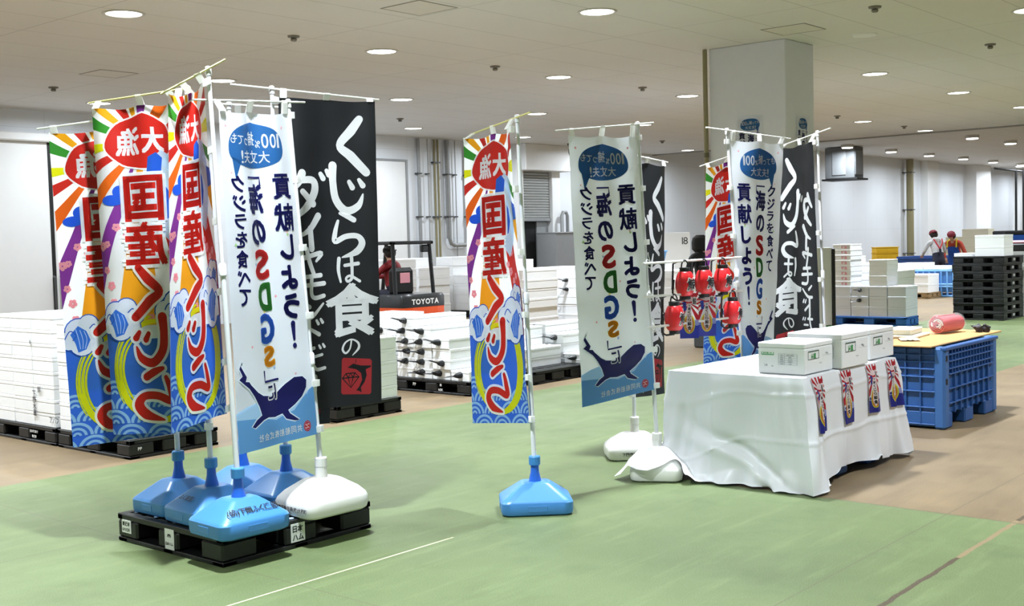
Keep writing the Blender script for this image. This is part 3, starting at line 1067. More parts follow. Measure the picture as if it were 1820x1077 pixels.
def art_black():
    a = Art('#222326')
    W = '#fbfbfb'
    cx = .425
    a.brush('く', cx + .02, .265, .24, .32, W, .9)
    a.brush('じ', cx - .015, .525, .24, .28, W, .85)
    a.brush('ら', cx - .01, .79, .23, .25, W, .85)
    a.brush('は', cx - .02, 1.0, .15, .15, W, .9)
    a.char('食', cx, 1.235, .345, .32, W, .03)
    a.brush('の', cx - .02, 1.455, .12, .1, W, .8)
    for ch, y, w, h in (('ダ', .56, .25, .25), ('イ', .775, .17, .19), ('ヤ', .945, .18, .16), ('モ', 1.09, .17, .15), ('ン', 1.225, .16, .12), ('ド', 1.35, .15, .14), ('だ', 1.5, .15, .15), ('！', 1.69, .1, .16)):
        a.brush(ch, .165, y, w, h, W, .95)
    # red stamp with a diamond and a leaping whale
    r, k = '#b8343a', '#1c1c1f'
    a.poly([(.345, 1.525), (.355, 1.515), (.53, 1.535), (.54, 1.548), (.53, 1.735), (.52, 1.745), (.345, 1.73), (.335, 1.72)], r)
    d = lambda p: (.345 + p[0] * .11, 1.61 + p[1] * .085)
    for q, s in enumerate(([(0, .3), (.22, 0), (.78, 0), (1, .3), (.5, 1), (0, .3)], [(0, .3), (1, .3)], [(.22, 0), (.35, .3), (.5, 1), (.65, .3), (.78, 0)], [(.35, .3), (.5, 0), (.65, .3)])):
        a.stroke([d(p) for p in s], .007, k, up=(q == 0), smooth=False)
    a.poly([(.38, 1.575), (.42, 1.555), (.47, 1.57), (.535, 1.575), (.53, 1.585), (.50, 1.595), (.505, 1.63), (.49, 1.67), (.465, 1.70), (.47, 1.73), (.455, 1.72), (.435, 1.715), (.455, 1.695),
            (.475, 1.655), (.47, 1.615), (.44, 1.59)], k)
    a.stroke([(.435, 1.553), (.44, 1.53)], .004, k)
    return a.bake()


def art_small():
    """little sunburst fishing banner"""
    a = Art('#f1f0f2', .135, .36)
    w, h = .135, .36
    for i in range(13):
        d0 = 360 / 13 * i
        pts = [(w / 2, .085)] + [(w / 2 + .5 * math.cos(math.radians(d)), .085 + .5 * math.sin(math.radians(d))) for d in (d0, d0 + 7, d0 + 14)]
        a.poly(pts, '#c0242f')
    a.disc(w / 2, .06, .034, .022, '#f6e9ea', 16)
    a.stroke([(.035, .075), (.0675, .085), (.10, .072)], .012, '#c0242f')
    a.disc(w - .028, .03, .022, .02, '#c0242f', 14)
    a.disc(w - .028, .07, .02, .032, '#f4f4f4', 14)
    a.char('鯨', w - .028, .072, .026, .052, '#222226', .02)
    a.poly([(.02, .08), (.045, .075), (.05, .14), (.03, .15)], '#263c9c')
    a.poly([(0, .26), (.03, .25), (w - .03, .255), (w, .25), (w, h), (0, h)], '#2b3296')
    a.disc(.016, .245, .024, .02, '#eceef6', 14)
    a.disc(.018, .25, .013, .012, '#2b3296', 12)
    a.disc(w - .014, .24, .02, .024, '#a9aee0', 14)
    a.disc(w / 2, .25, .042, .075, '#e2d93a', 20)
    a.disc(w / 2, .25, .034, .066, '#d98a3c', 20)
    a.poly([(w / 2 - .011, .09), (w / 2 + .013, .09), (w / 2 + .024, .27), (w / 2, .315), (w / 2 - .022, .27)], '#f3f1f1')
    y = .10
    for i, ch in enumerate('下関くじら鯨食'):
        s = .018 + .0022 * i
        a.char(ch, w / 2 + .001, y + s / 2, s * .95, s, '#1d1d24', .035)
        y += s + .004
    return a.bake()


ARTS = {}


def get_art(kind):
    if kind not in ARTS:
        ARTS[kind] = {'festival': art_festival, 'sdgs': art_sdgs, 'black': art_black, 'small': art_small}[kind]()
    return ARTS[kind]


def printed_sheet(name, kind, S, parent=None, both=True, eps=0.00022):
    """cloth with its print: S maps (u, v) to a point of the hanging sheet"""
    art = get_art(kind)
    mb = MB()

    def frame(u, v):
        e = 1e-3
        n = (S(u + e, v) - S(u - e, v)).cross(S(u, v + e) - S(u, v - e))
        return -n.normalized()
    # bare cloth grid
    g = [S(art.w * i / NU, art.h * j / NV) for j in range(NV + 1) for i in range(NU + 1)]
    gn = [frame(art.w * i / NU, art.h * j / NV) for j in range(NV + 1) for i in range(NU + 1)]
    W_ = NU + 1
    mb.add(g, [t for j in range(NV) for i in range(NU) for t in ((j * W_ + i, (j + 1) * W_ + i + 1, j * W_ + i + 1), (j * W_ + i, (j + 1) * W_ + i, (j + 1) * W_ + i + 1))], 0)

    def on_cloth(u, v):
        # follows the two flat triangles of the grid cell exactly, so stacked colours stay parallel
        x, y = u / art.w * NU, v / art.h * NV
        i, j = min(NU - 1, max(0, int(x))), min(NV - 1, max(0, int(y)))
        x, y = x - i, y - j
        a, d = j * W_ + i, (j + 1) * W_ + i + 1
        b, w = (a + 1, (1 - x, x - y, y)) if x >= y else (d - 1, (1 - y, y - x, x))
        return g[a] * w[0] + g[b] * w[1] + g[d] * w[2], gn[a] * w[0] + gn[b] * w[1] + gn[d] * w[2]
    vs, fs, ms = art.baked
    fr = [on_cloth(p[0], p[1]) for p in vs]
    for side in ((1, -1) if both else (1,)):
        k = len(mb.v)
        mb.v += [tuple(p + n * (side * (eps + 3e-5 * q[2]))) for (p, n), q in zip(fr, vs)]
        for f, m_ in zip(fs, ms):
            idx = tuple(i + k for i in f)
            mb.f.append(idx if side < 0 else tuple(reversed(idx)))
            mb.m.append(m_)
    mats = [cloth_mat(c, c) for c in art.cols]
    return mb.build(name, mats, parent, smooth=True, angle=50)


# ------------------------------------------------------------------ flag stands
M_POLE = mat('flag pole plastic', '#e2e3e8', .35, var=.02)
M_TAB = mat('flag tab cloth', '#f6f6f4', .6, var=.02, trans=.5)
M_ROD = mat('flag rod plastic', '#e9e8e2', .4, var=.02)
M_RODY = mat('yellowed flag rod', '#ddd48f', .4, var=.05)
M_BLUE = mat('blue tank plastic', '#4585c6', .33, var=.04, spec=.5)
M_BLUEC = mat('dark blue neck plastic', '#2c66c8', .3, var=.04)
M_CAPB = mat('blue cap plastic', '#3f86c4', .4, var=.06)
M_TANKW = mat('white tank plastic', '#eceae6', .35, var=.02)
M_INK = mat('black marker ink', '#17181c', .5)


def rounded_ring(h, r, z, n=6):
    """square ring of half size h with corner radius r"""
    out = []
    for cx, cy, a0 in ((1, 1, 0), (-1, 1, 90), (-1, -1, 180), (1, -1, 270)):
        for k in range(n + 1):
            t = math.radians(a0 + 90 * k / n)
            out.append((cx * (h - r) + r * math.cos(t), cy * (h - r) + r * math.sin(t), z))
    return out


def tank_mesh(white):
    mb = MB()
    if white:
        R = ((.185, .06, 0), (.203, .07, .012), (.208, .07, .035), (.208, .07, .075), (.200, .07, .095), (.17, .065, .128), (.10, .05, .176), (.085, .05, .184), (.05, .04, .188))
    else:
        R = ((.185, .05, 0), (.200, .055, .010), (.204, .055, .028), (.204, .055, .076), (.198, .055, .086), (.19, .05, .092), (.088, .035, .172), (.078, .03, .178), (.05, .03, .180))
    mb.rings([rounded_ring(*q) for q in R])
    # moulded grips low on each side
    for k in range(4):
        s = len(mb.v)
        mb.cbox(-.055, .055, -.2065, -.2035, .028, .062, .001)
        mb.xform(Matrix.Rotation(k * PI / 2, 4, 'Z'), s)
    mb.xform(Matrix.Diagonal((1.05, .845, 1, 1)))
    return mb.mesh('tank', M_TANKW if white else M_BLUE, True, 28)


TANK = {}


def stand(label, foot, top, rod, rotz=0.0, white=False, yellow_rod=False, z0=0.0, text=None, joint=.5, cat='flag stand'):
    """water-tank flag stand: tank on the floor at foot (x, y), pole to top, cross rod between two points"""
    base = Vector((foot[0], foot[1], z0))
    t = thing('flag_stand', label, cat, base, rotz)
    if white not in TANK:
        TANK[white] = tank_mesh(white)
    tank = link('tank', TANK[white], t)
    inv = Matrix.Rotation(-rotz, 4, 'Z')
    loc = lambda p: inv @ (Vector(p) - base)
    ptop = loc(top)
    neck = M_TANKW if white else M_BLUEC
    cap = M_TANKW if white else M_CAPB
    zt = .19
    MB().lathe([(.040, zt - .02), (.036, zt), (.026, zt + .045), (.024, zt + .09)] if not white else [(.034, zt - .01), (.033, zt + .06)], 18).build('neck', neck, t, True)
    c0 = zt + (.085 if not white else .055)
    MB().lathe([(.030, c0), (.035, c0 + .006), (.035, c0 + .05), (.031, c0 + .056)], 12).build('cap', cap, t, True, angle=25)
    foot3 = Vector((0, 0, zt + .05))
    axis = ptop - foot3
    m1 = foot3 + axis * joint
    pole = MB().tube([foot3, m1], .0145, 12).tube([m1, ptop], .0115, 12).build('pole', M_POLE, t, True)
    ax = axis.normalized()
    MB().tube([m1 - ax * .035, m1 - ax * .03, m1 + ax * .025, m1 + ax * .035], [.015, .0195, .0195, .013], 12).build('pole_joint', M_POLE, pole, True)
    MB().tube([ptop - ax * .03, ptop - ax * .028, ptop + ax * .012, ptop + ax * .018], [.012, .0165, .0165, .01], 12).build('pole_cap', M_POLE, pole, True)
    r0, r1 = loc(rod[0]), loc(rod[1])
    MB().tube([r0, r1], .0055, 8).build('cross_rod', M_RODY if yellow_rod else M_ROD, t, True)
    if text:
        mb = MB()
        fn, s, h, bold = text
        fn(mb, s, h, bold)
        mb.build('handwriting', M_INK, tank)
    return t


def flag(name, label, kind, A, B, C, D, waves=(), group=None, tabs=True, pole_top=None, rod=None, seed=0, sag=.018):
    """A/C pole-side corners (top, bottom), B/D free corners. waves: (amplitude, cycles, phase, top weight, bottom weight)"""
    art = get_art(kind)
    A, B, C, D = map(Vector, (A, B, C, D))
    nrm = ((B - A) + (D - C)).cross((C - A) + (D - B)).normalized()
    rnd = random.Random(seed)
    cre = [rnd.uniform(-1, 1) for _ in range(12)]
    dn = Vector((0, 0, -1))

    def S(u, v):
        a, b = u / art.w, v / art.h
        p = (A * (1 - a) + B * a) * (1 - b) + (C * (1 - a) + D * a) * b
        q = 0.0
        for amp, cyc, ph, wt, wb_ in waves:
            q += amp * (wt * (1 - b) + wb_ * b) * math.sin(2 * PI * (cyc * a + ph + .12 * b))
        k = b * 7.5
        i = int(math.floor(k))
        f = abs(k - i - .5) * 2
        q += .0035 * cre[i % 12] * (1 - f)
        q += .002 * math.sin(9 * a + 23 * b + seed)
        p = p + nrm * q
        # cloth hangs a little between its loops
        p = p + dn * (sag * abs(math.sin(2 * PI * a)) * max(0.0, 1 - 6 * b))
        return p
    t = thing(name, label, 'banner', (0, 0, 0), 0, group)
    cl = printed_sheet('cloth', kind, S, t)
    if tabs:
        # loops over the rod and around the pole
        for q, u in enumerate((.03, .30, .57)):
            p = S(u, 0)
            wv = (B - A).normalized() * .018
            up = Vector((0, 0, .052))
            if rod:
                r0, r1 = Vector(rod[0]), Vector(rod[1])
                dd = (r1 - r0)
                k = max(0, min(1, (p - r0).dot(dd) / dd.length_squared))
                up = r0 + dd * k - p
                up += up.normalized() * .008
            tb = MB()
            th = nrm * .0075
            tb.rings([[p - wv + th * s - up * .1 for s in (1, -1)] + [p + wv + th * s - up * .1 for s in (-1, 1)],
                      [p - wv + th * s + up * .8 for s in (1, -1)] + [p + wv + th * s + up * .8 for s in (-1, 1)],
                      [p - wv + th * s * .4 + up for s in (1, -1)] + [p + wv + th * s * .4 + up for s in (-1, 1)]])
            tb.build('loop', M_TAB, t)
        for v in (.02, .38, .76, 1.14, 1.52, 1.775):
            p = S(0, v)
            out = (A - B).normalized() * .036
            up = Vector((0, 0, .018))
            th = nrm * .016
            MB().rings([[p - out * .15 - up + th * .2, p - out * .15 + up + th * .2, p - out * .15 + up - th * .2, p - out * .15 - up - th * .2],
                        [p + out * .5 - up + th, p + out * .5 + up + th, p + out * .5 + up - th, p + out * .5 - up - th],
                        [p + out * 1.1 - up + th, p + out * 1.1 + up + th, p + out * 1.1 + up - th, p + out * 1.1 - up - th]]).build('loop', M_TAB, t)
    return t
# ------------------------------------------------------------------ pallet under the six stands
M_PALB = mat('black pallet plastic', '#131415', .45, var=.15, scale=12)
M_PALBLUE = mat('blue pallet plastic', '#1f5fae', .5, var=.1)
M_WOOD = mat('pallet wood', '#8d7450', .8, var=.2, scale=8)
M_LABEL = mat('white label paper', '#eeeeec', .6, var=.02)


def pallet(x0, y0, sx, sy, label, z0=0.0, h=.15, material=None, group=None, slats=7, stickers=None, name='pallet'):
    """plastic deck pallet: slotted deck, nine feet, bottom frame; corner (x0, y0)"""
    material = material or M_PALB
    t = thing(name, label, 'pallet', (x0, y0, z0), 0, group)
    td, bd = .032, .024
    mb = MB()
    e = .05
    mb.cbox(0, sx, 0, e, h - td, h, .004).cbox(0, sx, sy - e, sy, h - td, h, .004).cbox(0, e, 0, sy, h - td, h - .0005, .004).cbox(sx - e, sx, 0, sy, h - td, h - .0005, .004)
    for k in range(slats):
        y = e + (sy - 2 * e) * (k + .5) / slats
        wv = (sy - 2 * e) / slats * .36
        mb.cbox(e, sx - e, y - wv, y + wv, h - td, h - .001, .003)
    for k in range(1, 6):
        x = sx * k / 6
        mb.cbox(x - .012, x + .012, e, sy - e, h - td, h - .003, .003)
    mb.build('top_deck', material, t)
    mb = MB()
    for q in (0, .5, 1):
        mb.cbox(0, sx, q * (sy - .09), q * (sy - .09) + .09, 0, bd, .004)
        mb.cbox(q * (sx - .09), q * (sx - .09) + .09, 0, sy, 0.0005, bd - .0005, .004)
    mb.build('bottom_frame', material, t)
    for q in (0, .5, 1):
        for w in (0, .5, 1):
            bx, by = (.22, .19)
            fx, fy = q * (sx - bx), w * (sy - by)
            MB().cbox(fx, fx + bx, fy, fy + by, bd - .001, h - td + .001, .012).build('foot', material, t)
    for fn in (stickers or ()):
        fn(t, sx, sy, h)
    return t


def sticker(face, pos, zc, w, hh, lines, bold=.03):
    """white paper label on the -X ('x') or -Y ('y') side of a pallet"""
    def fn(t, sx, sy, h):
        mb = MB()
        if face == 'y':
            o, xd, n = Vector((pos, -.003, zc)), Vector((1, 0, 0)), Vector((0, -1, 0))
        else:
            o, xd, n = Vector((-.003, pos, zc)), Vector((0, -1, 0)), Vector((-1, 0, 0))
        up = Vector((0, 0, 1))
        c = [o + xd * (sx_ * w / 2) + up * (sz_ * hh / 2) + n * d for d in (-.0025, 0.0) for sx_, sz_ in ((-1, -1), (1, -1), (1, 1), (-1, 1))]
        mb.add(c, [(4, 5, 6, 7), (0, 3, 2, 1), (0, 1, 5, 4), (1, 2, 6, 5), (2, 3, 7, 6), (3, 0, 4, 7)], 0)
        for s, dy, hs in lines:
            if s == '@':
                k = [o + n * .001 + xd * (p[0] * hs) + up * (dy + p[1] * hs) for p in ((-.5, 0), (-.35, .45), (.35, .45), (.5, 0), (.25, 0), (.2, .2), (.07, .2), (.07, -.05), (-.07, -.05), (-.07, .2), (-.2, .2), (-.25, 0))]
                tr = tessellate_polygon([[Vector(((p - o).dot(xd), (p - o).dot(up), 0)) for p in k]])
                mb.add(k, [tuple(q) for q in tr], 1)
            else:
                write_on(mb, s, o + up * dy, xd, up, hs, 1, bold, .001)
        mb.build('label_sticker', [M_LABEL, M_INK], t)
    return fn


def stencil(face, pos, zc, lines):
    def fn(t, sx, sy, h):
        mb = MB()
        if face == 'y':
            o, xd = Vector((pos, -.001, zc)), Vector((1, 0, 0))
        else:
            o, xd = Vector((-.001, pos, zc)), Vector((0, -1, 0))
        for s, dy, hs in lines:
            write_on(mb, s, o + Vector((0, 0, dy)), xd, (0, 0, 1), hs, 0, .02, .002)
        mb.build('stencil', M_LABEL, t)
    return fn


pl, pf, pr = G(213.7, 959), G(396.5, 1010), G(663.5, 938.5)
fx0, fy0 = pf.x, pf.y
fsx, fsy = pr.x - pf.x, pl.y - pf.y
DECK = .155
pallet(fx0, fy0, fsx, fsy, 'black plastic pallet on the green floor carrying six flag stand tanks', h=DECK,
       stickers=(sticker('y', .485, .085, .095, .10, (('日本', .006, .034), ('ハム', -.04, .034))),
                 sticker('x', fsy - .09, .09, .09, .072, (('要返却', .006, .020), ('ＧＰＳ搭載', -.025, .016))),
                 sticker('x', fsy * .5 - .02, .08, .085, .11, (('@', .012, .036), ('日本ハム', -.032, .016))),
                 ))
for i, (px, py) in enumerate(((245, 910.5), (279, 919), (313, 928.5), (517, 922), (573, 908))):
    p = G(px, py, DECK)
    tag(MB().lathe([(.016, 0), (.017, .003), (.012, .005)], 14).build('deck_plug', mat('pale blue plug', '#a9cdf0', .3), None, True, (p.x, p.y, DECK)),
        'pale blue plug in the black pallet deck, %s from the left' % dn[i], 'plug', 'anti slip plugs')


def band_text(s, h, bold, side, rad, zc, slope=0.0):
    """writing on one side of a tank: side angle in degrees, radius and height of the text middle"""
    def fn(mb, *_):
        a = math.radians(side)
        n = Vector((math.cos(a), math.sin(a), 0))
        k = abs(n.x) * 1.05 + abs(n.y) * .845
        slope_ = math.atan2(.102 * k, .08) if slope else 0.0
        xd = Vector((-n.y, n.x, 0))
        yd = (Vector((0, 0, 1)) * math.cos(slope_) - n * math.sin(slope_))
        write_on(mb, s, n * (rad * k) + Vector((0, 0, zc)) - yd * (h * .42), xd, yd, h, 0, bold, .004)
    return fn, s, h, bold


SL = math.radians(52)


def make(label, flabel, kind, foot, z0, top, A, B, C, D, db, dd, rodf, rodx, rot, white=False, yel=False, text=None, waves=(), joint=.5, dep=None, far_top=0.0, seed=1, sag=.018, group=None, tabs=True):
    """stand and its flag from measured places: foot = neck base pixel, top = pole top pixel"""
    f3 = G(foot[0], foot[1], z0 + .18) if dep is None else at(foot[0], foot[1], dep)
    dp = depth((f3.x, f3.y, z0 + 1.0))
    ptop = at(top[0], top[1], dp + far_top)
    # pole direction lets the flag corners sit right beside the pole
    pA = at(A[0], A[1], dp + far_top * .9)
    pB = at(B[0], B[1], dp + far_top * .9 + db)
    pC = at(C[0], C[1], dp + far_top * .15)
    pD = at(D[0], D[1], dp + far_top * .15 + dd)
    r1 = at(rodf[0], rodf[1], dp + far_top + db * 1.12)
    r0 = ptop + (ptop - r1) * rodx
    push = Vector((CF.x, CF.y, 0)).normalized() * -.02
    stand(label, (f3.x, f3.y), ptop, (r0 + push, r1 + push), math.radians(rot), white, yel, z0, text, joint)
    return flag('banner', flabel, kind, pA, pB, pC, pD, waves, group, tabs, ptop, (r0 + push, r1 + push), seed, sag)


# --- six stands on the pallet
make('blue tank flag stand at the left corner of the black pallet', 'leftmost rainbow fishing banner, lowest hung, red sun and blue waves', 'festival',
     (318, 848), DECK, (283, 200), (284, 219), (88, 236), (312, 770), (131, 795), -.05, -.08, (68, 230), .06, 1,
     waves=((.02, 1.2, .1, 1, .5), (.015, 2.6, .4, .6, .3)), seed=2)
make('blue tank flag stand between the left corner stand and the front stand', 'middle rainbow fishing banner of the left three, full red sun showing', 'festival',
     (376.5, 862), DECK, (333, 158), (330, 176), (170, 193), (368, 766), (204, 772), .16, .10, (160, 184), .04, -2, yel=True,
     text=band_text('ふく連盟', .030, .01, 180, .150, .135, SL), waves=((.03, 1.0, .3, 1, .6), (.02, 2.3, .1, .8, .3)), seed=3)
make('front blue tank flag stand with black handwriting, nearest the pallet corner', 'rightmost rainbow fishing banner of the left three, folded narrow on the tallest pole', 'festival',
     (424, 882), DECK, (370, 124), (362, 142), (298, 166), (400, 737), (309, 768), -.02, -.04, (288, 168), .40, -3, yel=True,
     text=band_text('(協)下関ふく連盟', .036, .016, 270, .147, .128, SL), waves=((-.17, .5, 0, 1, .75), (.025, 1.6, .2, .6, .8)), seed=4, sag=.012, joint=.52)
make('rear blue tank flag stand half hidden behind the white flag', 'black banner mostly hidden behind the large black banner', 'black',
     (432, 826), DECK, (407, 186), (413, 200), (604, 203), (440, 765), (586, 752), .06, .06, (612, 198), .1, 2, waves=((.015, 1.3, .3, 1, .6),), seed=5)
make('rear right blue tank flag stand behind the white tank', 'large black whale banner with white brush lettering read from the front', 'black',
     (509, 836), DECK, (483, 158), (494, 172), (664, 181), (517, 734), (677, 714), .24, .26, (674, 178), .36, -1, waves=((.018, 1.2, .55, 1, .6), (.012, 2.5, .2, .4, .5)), seed=6, sag=.006)
make('white tank flag stand at the right end of the black pallet', 'white ocean goals banner with navy whale at the left, seen from behind', 'sdgs',
     (571, 850), DECK, (512, 182), (509, 199), (386, 193), (563, 771), (425, 808), -.40, -.38, (344, 178), .20, -2, white=True,
     text=band_text('下関唐戸魚市場(株)大和町', .022, .02, 180, .2085, .05), waves=((.022, 1.3, .1, 1, .4), (.012, 2.4, .6, 1, .2)), seed=7, joint=.30, sag=.022)
# --- the lone stand
make('lone blue tank flag stand standing on the green floor', 'lone rainbow fishing banner on the single blue stand in the middle', 'festival',
     (951, 854), 0, (919, 209), (914, 226), (834, 246), (941, 752), (842, 752), .38, .34, (836, 240), .26, -46, yel=True,
     text=band_text('ふく連', .030, .012, 0, .150, .132, SL), waves=((.035, .9, .35, 1, .1), (.015, 2.0, .2, 1, .2)), seed=8, joint=.49)
# --- two white stands by the table
make('white tank flag stand partly under the white table cloth', 'white ocean goals banner with navy whale in the middle, seen from behind', 'sdgs',
     (1168, 800), 0, (1133, 221), (1128, 240), (1010, 240), (1163, 692), (1036, 724), -.36, -.36, (986, 233), .2, 30, white=True,
     waves=((.014, 1.2, .3, 1, .3),), seed=9, joint=.46)
make('white tank flag stand just left of the covered table, at the back', 'narrow black banner half hidden behind the middle white banner', 'black',
     (1128, 769), 0, (1117, 274), (1122, 284), (1178, 294), (1129, 707), (1181, 699), .45, .45, (1186, 289), .1, -46, white=True,
     text=band_text('下関唐戸魚市場(株)', .024, .02, 270, .2085, .05), waves=((.03, .8, .1, 1, .5),), seed=10)
# --- three stands behind the table
make('white tank flag stand behind the covered table, left of the foam boxes', 'white ocean goals banner behind the table, read from the front', 'sdgs',
     (1327, 735), 0, (1292, 232), (1298, 247), (1395, 253), (1322, 655), (1372, 650), .36, .45, (1404, 247), .32, 10, white=True, dep=9.0,
     waves=((.02, 1.0, .4, 1, .5),), seed=12, joint=.5)
make('blue tank flag stand behind the red lanterns', 'rainbow fishing banner behind the red lanterns', 'festival',
     (1352, 705), 0, (1342, 262), (1340, 276), (1250, 298), (1348, 634), (1249, 656), -.30, -.30, (1243, 296), .1, 5, dep=10.5,
     waves=((.04, .9, .3, 1, .3),), seed=13)
make('white tank flag stand at the right rear of the covered table', 'black whale banner behind the table foam boxes, seen from behind', 'black',
     (1470, 722), 0, (1453, 236), (1449, 250), (1388, 262), (1462, 640), (1370, 655), .36, .25, (1392, 258), .34, 10, white=True, dep=9.4,
     waves=((.035, .9, .2, 1, .5),), seed=14, joint=.48)

# posters taped to the pillar
def poster(label, o, xd, wv, hh):
    sc = wv / FW
    xd = Vector(xd)
    n = xd.cross(Vector((0, 0, 1)))
    t = printed_sheet('poster', 'sdgs', lambda u, v: Vector(o) + xd * (u * sc) + Vector((0, 0, -v * sc)) + n * (.012 + .004 * math.sin(9 * u + 5 * v)), None, both=False)
    return tag(t, label, 'poster')


dpl = depth((PX0, 8.2, 3.0))
p = at(1301, 207, dpl)
poster('whale poster taped to the left face of the square pillar', (PX0, p.y, p.z), (0, -1, 0), .40, 1.2)
p = at(1405, 205, depth((15.2, PY0, 3.0)))
poster('whale poster taped to the right face of the square pillar', (p.x, PY0, p.z), (1, 0, 0), .36, 1.1)

# ------------------------------------------------------------------ rods with lanterns between the flag poles
def bar_pt(px, py):
    k = (px - 1150.0) / 160.0
    return at(px, py, 7.86 + 1.1 * k)


bars = []
for i, ((xa, ya), (xb, yb)) in enumerate((((1142, 468.5), (1316, 457)), ((1144, 527), (1318, 516)), ((1150, 582), (1322, 561)))):
    a, b = bar_pt(xa, ya), bar_pt(xb, yb)
    push = Vector((CF.x, CF.y, 0)) * -.03
    tag(MB().tube([a + push, b + push], .0085, 8).build('hanging_rod', M_ROD, None, True), '%s white rod tied between two flag poles with red lanterns' % ('top', 'middle', 'lowest')[i], 'rod', 'lantern rods')
    bars.append((a + push, b + push))
    for px_, lab in ((xa + 12, 'left'),):
        q = bar_pt(px_ - 2, ya)
        tt = MB()
        ring = [q + push + Vector((.025 * math.cos(k), .012 * math.sin(k), .028 * math.sin(k))) for k in [2 * PI * j / 12 for j in range(13)]]
        tt.tube(ring, .003, 5).tube([ring[0], ring[0] + Vector((-.03, 0, .06)), ring[0] + Vector((-.06, -.02, .075))], .003, 5)
        tag(tt.build('cable_tie', M_ROD), 'white cable tie at the left end of the %s lantern rod' % ('top', 'middle', 'lowest')[i], 'cable tie', 'cable ties')

M_LANT = mat('red lantern skin', '#d8262c', .32, var=.05, trans=.12)
M_LBLK = mat('lantern black', '#121214', .5)


def bar_at(i, px):
    a, b = bars[i]
    lo, hi = 0.0, 1.0
    for _ in range(40):
        m_ = (lo + hi) / 2
        q = a + (b - a) * m_ - EYE
        x = 910 + FPX * q.dot(CR) / q.dot(CF)
        if x < px:
            lo = m_
        else:
            hi = m_
    return a + (b - a) * lo


def lantern(i, px, label, ang):
    p = bar_at(i, px) - CF * .02
    H = .30
    t = thing('paper_lantern', label, 'lantern', (p.x, p.y, p.z - H), 0, 'red lanterns on the rods')
    prof = []
    for k in range(25):
        s = k / 24
        r = .036 + .032 * math.sin(PI * s) ** .55 - .004 * (s - .5) + (.0012 if k % 2 else 0)
        prof.append((r, .052 + .176 * s))
    body = MB().lathe(prof, 28).build('lantern_body', M_LANT, t, True)
    MB().lathe([(.036, .028), (.038, .03), (.038, .058), (.034, .06)], 24).build('bottom_cap', M_LBLK, t, True)
    MB().lathe([(.036, .222), (.038, .224), (.038, .252), (.034, .254)], 24).build('top_cap', M_LBLK, t, True)
    sd = Vector((CR.x, CR.y, 0)).normalized()
    hd = [sd * (.024 * math.cos(k)) + Vector((0, 0, .25 + .055 * math.sin(k))) for k in [PI * j / 10 for j in range(11)]]
    MB().tube(hd, .005, 6).build('handle', M_LBLK, t, True)
    fr = [Vector((0, 0, .302)), sd * -.05 + Vector((0, 0, .296)), sd * -.082 + Vector((0, 0, .28)), sd * -.088 + Vector((0, 0, .15)), sd * -.088 + Vector((0, 0, .04)), sd * -.06 + Vector((0, 0, .02)), Vector((0, 0, .026))]
    MB().tube(fr, .0075, 6).tube([sd * -.088 + Vector((0, 0, .1)), sd * -.082 + Vector((0, 0, .17))], .011, 6).build('hanger', M_LBLK, t, True)
    # character wrapped on the skin
    base = math.atan2(-CF.y, -CF.x) + math.radians(ang)
    for g, c, off in ((.018, M_LABEL, .0016), (.0, M_INK, .0026)):
        pts, tr = glyph_in('鯨', 0, 0, .075 + g * .4, .085 + g * .4, .07 if g else .03, .03)
        mb = MB()

        def wrap(x, y):
            s = min(1, max(0, (.135 - y - .052) / .176))
            r = .0375 + .032 * math.sin(PI * s) ** .55 + off
            a = base + x / .068
            return (r * math.cos(a), r * math.sin(a), .135 - y)
        mb.add([wrap(*q) for q in pts], tr)
        mb.build('character', c, body)
    return t


lantern(0, 1216, 'red lantern at the left of the upper three', 38)
lantern(0, 1250, 'red lantern in the middle of the upper three', 44)
lantern(0, 1283, 'red lantern at the right of the upper three', 42)
lantern(1, 1197, 'lower red lantern at the left, beside the black banner', 58)
lantern(1, 1301, 'lower red lantern at the right, in front of the white banner', 58)

for px, lab in ((1223, 'left'), (1254, 'right')):
    p = bar_at(1, px) - CF * .03
    sd = Vector((CR.x, CR.y, 0)).normalized()
    n = sd.cross(Vector((0, 0, 1)))
    t = printed_sheet('small_banner', 'small', lambda u, v: p + sd * (u - .0675) + Vector((0, 0, .015 - v * .92)) + n * (.004 * math.sin(30 * u + 6 * v)), None)
    tag(t, '%s of two little sunburst banners hanging under the lanterns' % lab, 'banner', 'little sunburst banners')
# ------------------------------------------------------------------ covered table, its boxes and posters
M_SHEET = mat('white plastic sheet', '#eeeff2', .38, var=.015, trans=.12)
M_FOAM = mat('white foam', '#f1f2f3', .6, var=.02, scale=30)
M_BIN = mat('blue bin plastic', '#2a5896', .5, var=.10, scale=5)
M_BINL = mat('light blue crate plastic', '#6fa6dd', .45, var=.08)

tc, tr_, tl = G(1430, 878), G(1602, 812), G(1187, 846)
TX0, TY0 = tc.x + .03, tc.y + .02
TX1, TY1 = tr_.x, tl.y
ZT = at(1428, 674, depth((TX0, TY0, .6))).z
# what stands beneath: a blue skid bin
t = thing('bulk_bin', 'blue bin hidden under the white sheet, foot showing at the hem', 'bin', (TX0 + .09, TY0 + .04, 0))
bw, bd = TX1 - TX0 - .14, TY1 - TY0 - .1
MB().cbox(0, bw, 0, bd, .12, ZT - .02, .03).build('body', M_BIN, t)
for q in (0, .42, .84):
    MB().cbox(q * (bw - .16), q * (bw - .16) + .16, 0, bd, 0, .12, .015).build('skid', M_BIN, t)


